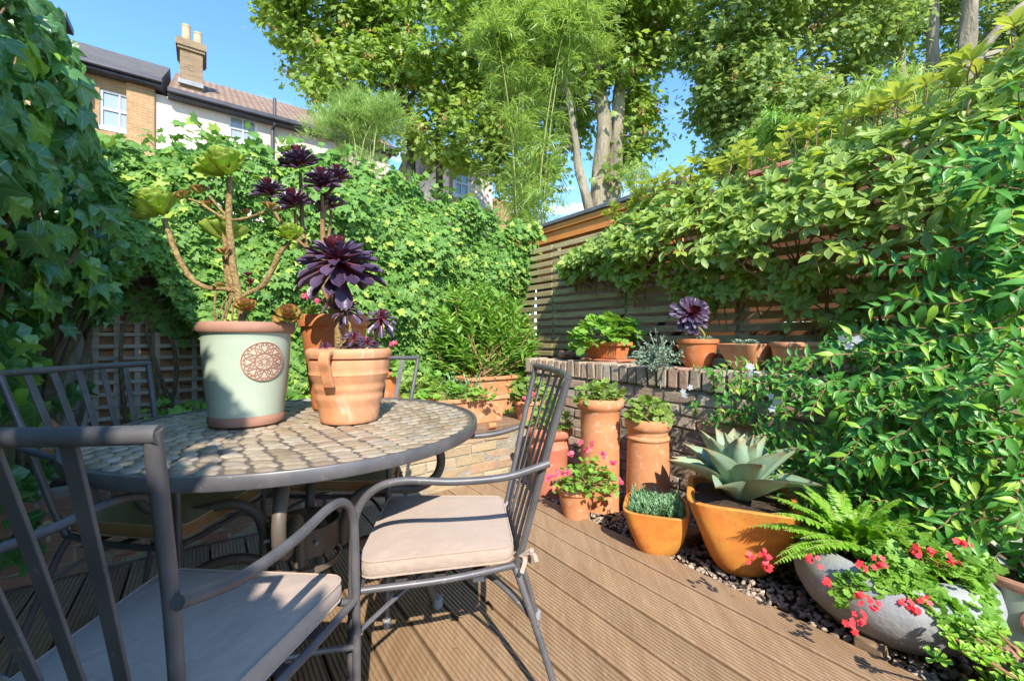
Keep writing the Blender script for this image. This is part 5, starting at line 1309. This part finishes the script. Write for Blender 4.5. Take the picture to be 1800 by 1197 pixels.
for i in range(60):
    a = rng.uniform(0, 2*pi); el = rng.uniform(.35, 1.3); L = rng.uniform(.24, .4)
    if sin(a) < -.3: L *= .75
    frond(fc0+rv(1, .03)[0]*np.array([1, 1, .2]), np.array([cos(a)*cos(el), sin(a)*cos(el), sin(el)]), L)
for a, el, L in ((2.9, .5, .42), (3.1, .75, .42), (2.5, .8, .4), (2.2, 1.1, .38), (3.3, .3, .36), (.3, .7, .36), (1.6, 1.2, .36), (.1, .4, .34)):
    frond(fc0, np.array([cos(a)*cos(el), sin(a)*cos(el), sin(el)]), L, .042)
lf.build('fern_fronds', M['fern'], Pq, angle=0); stm.build('fern_stalks', M['culm'], Pq)
gp = pelarg(Pq, c7+np.array([.05, -.07, .29]), .21, .19, .085, 480, .033, 'ger')
lf = MB(); n = 420; a = rng.uniform(-2.75, -.95, n); zz_ = rng.uniform(.02, .115, n)+.05*np.sin(a*5); P = c7+np.column_stack([np.cos(a)*(.215+.85*np.maximum(.115-zz_, 0)), np.sin(a)*(.215+.8*np.maximum(.115-zz_, 0)), .19+zz_]); P[:, 2] = np.maximum(P[:, 2], .12)
scatter(lf, GER, P, np.column_stack([np.cos(a), np.sin(a), -.4+0*a])+rv(n, .4), UP*.8+np.column_stack([np.cos(a), np.sin(a), 0*a])+rv(n, .3), rng.uniform(.022, .036, n)); lf.build('trailing_leaves', M['ger'], Pq, angle=0)
flowers(Pq, [W(x, y, (1.36+dd*.4) if x > 1460 else 1.42+dd) for x, y, dd in ((1318, 980, .1), (1345, 975, .1), (1350, 995, .08), (1428, 982, .08), (1518, 995, 0), (1547, 992, 0), (1613, 970, .1), (1640, 975, .1), (1513, 1050, -.08), (1618, 1056, -.05), (1535, 1062, -.06), (1605, 1068, -.06), (1498, 1102, -.1), (1516, 1090, -.09), (1656, 1087, -.06), (1588, 1060, -.04), (1455, 1022, 0), (1660, 1050, 0), (1695, 955, .12), (1675, 1000, .08), (1672, 985, .1))], 'red', .0105, 6, .009)
# --- small sage pot right edge with echeveria
c8 = base_at(1806, 1.46); c8[2] = -.02; Pq = thing('potted_echeveria', 'small sage glazed pot with grey echeveria cut by the right frame edge', 'potted plant', c8)
mb = MB(); lathe(mb, [(.10, 0), (.118, .005), (.12, .03), (.117, .033), (.12, .1), (.128, .18), (.135, .228), (.12, .23)], c8, 48); pot = mb.build('pot', M['glaze'], Pq)
mb = MB(); lathe(mb, [(.136, .2285), (.147, .231), (.151, .242), (.15, .255), (.143, .262), (.132, .262), (.126, .25), (.124, .22)], c8, 48); mb.F.pop(); mb.M.pop(); mb.build('pot_rim', M['terra_brown'], pot)
mb = MB(); e = n3(np.array([-.62, -.78, 0])); mc = c8+e*.128+UP*.14; lathe(mb, [(.045, -.004), (.045, .006), (.038, .009), (.036, .006), (.02, .006), (.016, .010), (.004, .011)], mc, 24, ax=np.array([np.cross(UP, e), UP, e])); mb.build('medallion', M['terra_brown'], pot)
soil(Pq, c8, .124, .235); mb = MB(); rosette(mb, c8+UP*.27+np.array([0, -.02, 0]), .12, 26, [spat_t(.26, .6, -.2, .09)], (-.1, -.2, 1), .9, up0=.1); mb.build('rosette', M['ech'], Pq, angle=0)
# --- bright sedum/aeonium rosettes at the bottom right
c9 = np.array([1.52, 1.13, -.09]); Pq = thing('potted_succulent', 'bright lime green rosette succulents spilling from a pot at the bottom right corner', 'potted plant', c9)
mb = MB(); lathe(mb, pot_ring_prof(.11, .15, .2, .015, .035), c9, 40); mb.build('pot', M['terra_brown'], Pq); soil(Pq, c9, .14, .17)
stm = MB(); lf = MB()
pts = [(1688, 1143, 1.2, 26), (1665, 1112, 1.25, 15), (1733, 1118, 1.2, 19), (1700, 1108, 1.25, 14), (1648, 1158, 1.18, 20), (1752, 1108, 1.22, 18)]
for i in range(75): pts.append((rng.uniform(1705, 1990), rng.uniform(1150, 1300), rng.uniform(1.05, 1.2), rng.uniform(15, 26)))
for (x, y, d_, r) in pts:
    q = W(x, y, d_); rosette(lf, q, r/F*d_, 11, [spat_t(.3, .5, .0, .06)], (rng.normal(0, .2), -.4, 1), .7, up0=.1)
    if rng.uniform() < .5 or y < 1150: tube(stm, [q, (q+c9)/2+np.array([0, 0, .06]), c9+UP*.18], .0045, 6, 4)
lf.build('rosettes', M['sedum'], Pq, angle=0); stm.build('stems', M['stem_brown'], Pq)

# --- things on the brick wall ledge
def ledge(px, T, z=.846): u = (px-CXP)/F; d = T/(VT[0]*u+VT[1]); return np.array([u*d, d, z])
def trough(mb, c, L, Wd, H, ax, flut=True, lip=.012, taper=.86):
    """ax rows: length dir, depth dir, up"""
    def rect(l, w, z): return [np.array([sx*l/2, sy*w/2, z]) for sx, sy in ((-1, -1), (1, -1), (1, 1), (-1, 1))]
    rg = [rect(L*taper, Wd*taper*.9, 0), rect(L*.97, Wd*.93, H-.03), rect(L*.97+.001, Wd*.93+.001, H-.0295), rect(L+lip*2, Wd+lip*2, H-.026), rect(L+lip*2, Wd+lip*2, H-.002), rect(L+lip*1.6, Wd+lip*1.6, H), rect(L*.95, Wd*.9, H), rect(L*.92, Wd*.86, H-.04)]
    V = np.array([v for r in rg for v in r]) @ ax + c; fc = [(i*4+j, i*4+(j+1) % 4, (i+1)*4+(j+1) % 4, (i+1)*4+j) for i in range(len(rg)-1) for j in range(4)]+[(3, 2, 1, 0), (28, 29, 30, 31)]
    mb.add(V, fc)
    if flut:
        n = int(L/.018)
        for k in range(n):
            x = (k+.5)/n*L-L/2
            a = np.array([x*taper, -Wd*taper*.9/2-.001, .008]) @ ax + c; b = np.array([x*.97, -Wd*.93/2-.001, H-.036]) @ ax + c
            tube(mb, [a, b], .0055, 6, smooth=False)
AXT = np.array([VT3, US3, UP])
AXF = np.array([-US3, VT3, UP]) if np.dot(np.cross(-US3, VT3), UP) > 0 else np.array([US3, VT3, UP])
c = ledge(1066, 2.62); Pq = thing('planted_trough', 'terracotta trough of green pelargonium on the brick wall ledge', 'planter', c)
mb = MB(); trough(mb, c+UP*.022, .36, .15, .13, AXF, flut=True); tr_ = mb.build('trough', M['terra_deep'], Pq, smooth=False)
mb = MB(); box(mb, c+UP*.010, (.42, .2, .018), AXF, .006); mb.build('saucer', M['terra_red'], tr_, smooth=False)
pelarg(Pq, c+UP*.15, .3, .19, .27, 210, .078, 'ger', hang=.25)
c = ledge(1226, 2.55); Pq = thing('potted_aeonium', 'single black aeonium rosette in an orange pot on the brick wall ledge', 'potted plant', c)
mb = MB(); lathe(mb, [(.06, .0), (.075, .003), (.078, .012), (.085, .02), (.1, .06), (.108, .1), (.114, .14), (.116, .15), (.124, .153), (.127, .165), (.124, .178), (.116, .18), (.108, .17), (.105, .14)], c, 48); mb.build('pot', M['terra_deep'], Pq); soil(Pq, c, .105, .155)
hd = c+np.array([-.07, -.07, .335]); mb = MB(); tube(mb, [c+UP*.15, c+np.array([.03, -.03, .2]), c+np.array([-.02, -.03, .27]), hd+np.array([.01, .05, -.02])], .008, 8); mb.build('stem', M['culm'], Pq)
mb = MB(); rosette(mb, hd, .125, 58, AEP, (-.05, -1, .25), .85, AEI, 16, up0=.05); mb.build('rosette', [M['aeo_purple'], M['aeo_inner']], Pq, angle=0)
mb = MB()
for k in range(4): rosette(mb, c+np.array([rng.uniform(-.06, .06), rng.uniform(-.06, .02), .18]), .03, 12, [spat_t(.25, .4, 0, .08)], (0, -.3, 1), .9)
mb.build('small_rosettes', M['ech'], Pq, angle=0)
c = ledge(1312, 2.56); Pq = thing('potted_succulent', 'tapered square orange planter with pale rosettes on the wall ledge', 'potted plant', c)
a_, b_ = sq_planter(c, .125, .06, .15, .5, .2, p=6); a_.build('planter', M['terra_pale'], Pq, angle=35); b_.build('soil', M['soil'], Pq)
mb = MB()
for k in range(5): rosette(mb, c+np.array([rng.uniform(-.09, .06), rng.uniform(-.05, .05), .155]), .038, 14, [spat_t(.25, .4, 0, .08)], (rng.normal(0, .2), -.3, 1), .9)
mb.build('rosettes', M['greygreen'], Pq, angle=0)
mb = MB(); c = ledge(1395, 2.56); lathe(mb, [(.07, .07), (.09, .072), (.105, .14), (.112, .143), (.115, .155), (.11, .166), (.1, .165), (.097, .15)], c, 40)
Pq2 = thing('flower_pot', 'shallow terracotta bowl standing right of the square planter on the ledge', 'pot', c); mb.build('bowl', M['terra_pale'], Pq2); soil(Pq2, c, .095, .148)
mb = MB(); box(mb, c+UP*.035, (.16, .12, .068), AXF, .006, .002); mb.build('support_brick', M['brick_red'], Pq2)
# dark stone ornament
mb = MB(); c = ledge(1000, 2.55)
V = SPH[0]*np.array([.07, .05, .035])+rng.normal(0, .006, SPH[0].shape); mb.add(V+c+UP*.04, SPH[1]); V = SPH[0]*np.array([.035, .035, .035])+rng.normal(0, .003, SPH[0].shape); mb.add(V+c+np.array([-.06, -.03, .045]), SPH[1])
tag(mb.build('stone_ornament', M['terra_brown']), 'small dark reddish stone ornament at the far end of the wall ledge', 'ornament')
c = ledge(1168, 2.44, .848); Pq = thing('grey_stonecrop', 'spiky grey green succulent clump hanging over the wall edge below the pots', 'plant', c)
lf = MB(); stm = MB()
for i in range(70):
    v = n3(np.array([rng.normal(-.3, .8), rng.normal(-.6, .5), rng.uniform(-.6, 1)])); L = rng.uniform(.08, .2); q0 = c+np.array([-.06, -.05, .04])+rv(1, .03)[0]; m = 18; f = np.linspace(.15, 1, m)
    P = q0+np.outer(f*L, v); tube(stm, [q0, P[-1]], .002, 5, smooth=False); scatter(lf, [leaf_t([.1, .14, .1, 0], 0, 0)], P, rv(m, .7)+v*.9, rv(m), .024)
lf.build('leaves', M['greygreen'], Pq, angle=0); stm.build('stems', M['greygreen'], Pq)
lf = MB(); c = ledge(1150, 2.46, .848)
mb = MB(); box(mb, ledge(1183, 2.62)+UP*.07, (.05, .1, .14), AXF, .004, .002); tag(mb.build('wooden_block', M['timber']), 'short upright timber block on the wall ledge between trough and aeonium pot', 'block')
mb = MB(); 
for o_ in (0, .05): 
    tube(mb, [W(1725+o_*300, 545, 1.98), W(1700+o_*300, 580, 2.0), W(1688+o_*300, 620, 2.02), W(1684+o_*300, 700, 2.05)], .006, 8)
tag(mb.build('garden_cable', M['cable']), 'pair of black cables running down behind the jasmine at the right', 'cable')

# --- raised bed plants
c = ST(2.92, 1.66, .385); c = W(818, 735, 3.22); c[2] = .388
Pq = thing('planted_trough', 'long fluted terracotta trough on the timber planks behind the table', 'planter', c)
mb = MB(); trough(mb, c, .66, .17, .2, AXT); mb.build('trough', M['terra_pale'], Pq, smooth=False)
pelarg(Pq, c+UP*.19+VT3*-.12, .34, .08, .11, 150, .05, 'ger'); lf = MB(); n = 160; v = rv(n, 1)*np.array([.1, .05, .05]); scatter(lf, LAN, c+UP*.24+v, v*4+UP*.6+rv(n, .5), UP+rv(n, .5), .05); lf.build('small_leaves', M['sedum_blue'], Pq, angle=0)
c = ST(3.25, 2.05, .36); Pq = thing('planted_trough', 'plain orange terracotta box with the leafy bush growing behind the fluted trough', 'planter', c)
mb = MB(); trough(mb, c, .5, .24, .33, AXT, flut=False); mb.build('trough', M['terra'], Pq, smooth=False)
lf = MB(); stm = MB(); bc = W(848, 610, 4.15); k_ = 4.15/F
for i in range(560):
    v = rsph(1)[0]*rng.uniform(.35, 1)**.5; tgt = bc+v*np.array([102*k_, .4, 112*k_]); 
    if tgt[2] < .55: tgt[2] = .55+rng.uniform(0, .2)
    tgt[0] += -.1*max(0, tgt[2]-1.2)
    dirn = n3(tgt-(c+UP*.2)); m = 11; f = np.linspace(0, 1, m); P = tgt-np.outer((1-f)*.17, dirn)
    if i % 4 == 0: tube(stm, [c+UP*.25+rv(1, .05)[0], (c+tgt)/2+rv(1, .05)[0]+UP*.1, tgt], [.008, .005, .002], 5, 3)
    aa = np.arange(m)*2.4; rad = n3(np.column_stack([np.cos(aa), np.sin(aa), np.zeros(m)])); scatter(lf, LAN, P, rad*.8+dirn*.9+rv(m, .15), UP*.8+dirn*.3-LD*.5+rv(m, .25), rng.uniform(.07, .12, m))
lf.build('leaves', M['bush'], Pq, angle=0); stm.build('branches', M['stem_brown'], Pq)
# big round pot behind the far chair and others in the bed
c = W(640, 735, 3.0); c[2] = .365
Pq = thing('potted_geranium', 'big round bellied orange pot in the raised bed behind the far chair', 'potted plant', c)
mb = MB(); lathe(mb, [(.13, 0), (.15, .01), (.2, .08), (.24, .16), (.25, .24), (.235, .33), (.215, .39), (.23, .4), (.235, .42), (.225, .435), (.21, .43), (.2, .38)], c, 48); mb.build('pot', M['terra_deep'], Pq); soil(Pq, c, .205, .4)
pelarg(Pq, c+UP*.42, .26, .2, .2, 130, .055, 'ger')
flowers(Pq, [W(x, y, 2.9) for x, y in ((645, 595), (690, 605), (557, 528), (536, 520))], 'pink', .016, 6, .010)
for (x, y, d_, lab, mat, r0, h, pr_, n) in ((725, 740, 3.35, 'orange pot of pelargonium left of the fluted trough', 'terra', .1, .2, .2, 170), (770, 735, 3.5, 'terracotta pot of bushy pelargonium under the left side of the leafy bush', 'terra', .1, .2, .17, 110), (930, 760, 3.4, 'pot of pale pelargonium in the corner between the two brick walls', 'terra_pale', .09, .17, .17, 130)):
    c = W(x, y, d_); c[2] = .365 if x < 900 else .37; Pq = thing('potted_pelargonium', lab, 'potted plant', c)
    mb = MB(); lathe(mb, pot_ring_prof(r0, r0*1.3, h, .012, .03), c, 36); mb.build('pot', M[mat], Pq); soil(Pq, c, r0*1.2, h-.03); pelarg(Pq, c+UP*(h), pr_, pr_*.8, .2, n, .055, 'ger_zone' if x != 770 else 'ger')
    if x == 930: flowers(Pq, [W(935, 690, 3.2), W(922, 700, 3.2)], 'pink', .016)
# fallen terracotta piece on the plank
mb = MB(); c = W(864, 742, 3.12); c[2] = .39; tube(mb, [c+VT3*-.03, c+VT3*.03], .022, 10, smooth=False); tag(mb.build('clay_foot', M['terra']), 'small terracotta pot foot on the planks at the trough end', 'pot foot')
# terracotta pot behind the left chair
c = W(66, 790, 2.1); c[2] = CH-(802-HZ)/F*2.1; c = ST(2.9, -.62, .33)
q = W(66, 790, 2.35); c = np.array([q[0], q[1], .36]); Pq = thing('flower_pot', 'small orange terracotta pot behind the left chair back', 'pot', c)
mb = MB(); lathe(mb, [(.05, 0), (.07, .005), (.095, .06), (.1, .12), (.085, .18), (.06, .215), (.05, .22), (.045, .2)], c, 36); mb.build('pot', M['terra'], Pq); soil(Pq, c, .045, .2)
# loose low green edge plants in the bed in front of the ivy
th = thing('ground_ivy', 'low tangle of leafy seedlings along the foot of the back ivy', 'plant', ST(3.6, .8, .36))
lf = MB(); n = 1500; s = rng.uniform(2.95, 4.1, n); t = rng.uniform(-.3, 2.3, n); z = .37+rng.uniform(0, .22, n)
scatter(lf, OVA+IVY, np.array([ST(a, b, c_) for a, b, c_ in zip(s, t, z)]), rv(n, .6)+UP*.3, UP+rv(n, .4)-US3*.4, rng.uniform(.04, .08, n)); lf.build('leaves', M['ger'], th, angle=0)

# leaf litter
mb = MB(); n = 170; ss_ = rng.uniform(.2, 2.5, n); t_ = np.where(rng.uniform(0, 1, n) < .3, rng.uniform(.6, 1.78, n), rng.uniform(1.7, 2.3, n))
z_ = np.where(t_ > 1.78, -.01, .006)
scatter(mb, OVA, np.array([ST(a, b, c) for a, b, c in zip(ss_, t_, z_)]), rv(n)*np.array([1, 1, .05]), UP+rv(n, .2), np.where(t_ > 1.78, rng.uniform(.02, .045, n), rng.uniform(.008, .02, n)))
o = mb.build('leaf_litter', M['seed'], angle=0); o['kind'] = 'stuff'; tag(o, 'dry fallen leaves scattered on the deck edge and gravel', 'leaf litter')
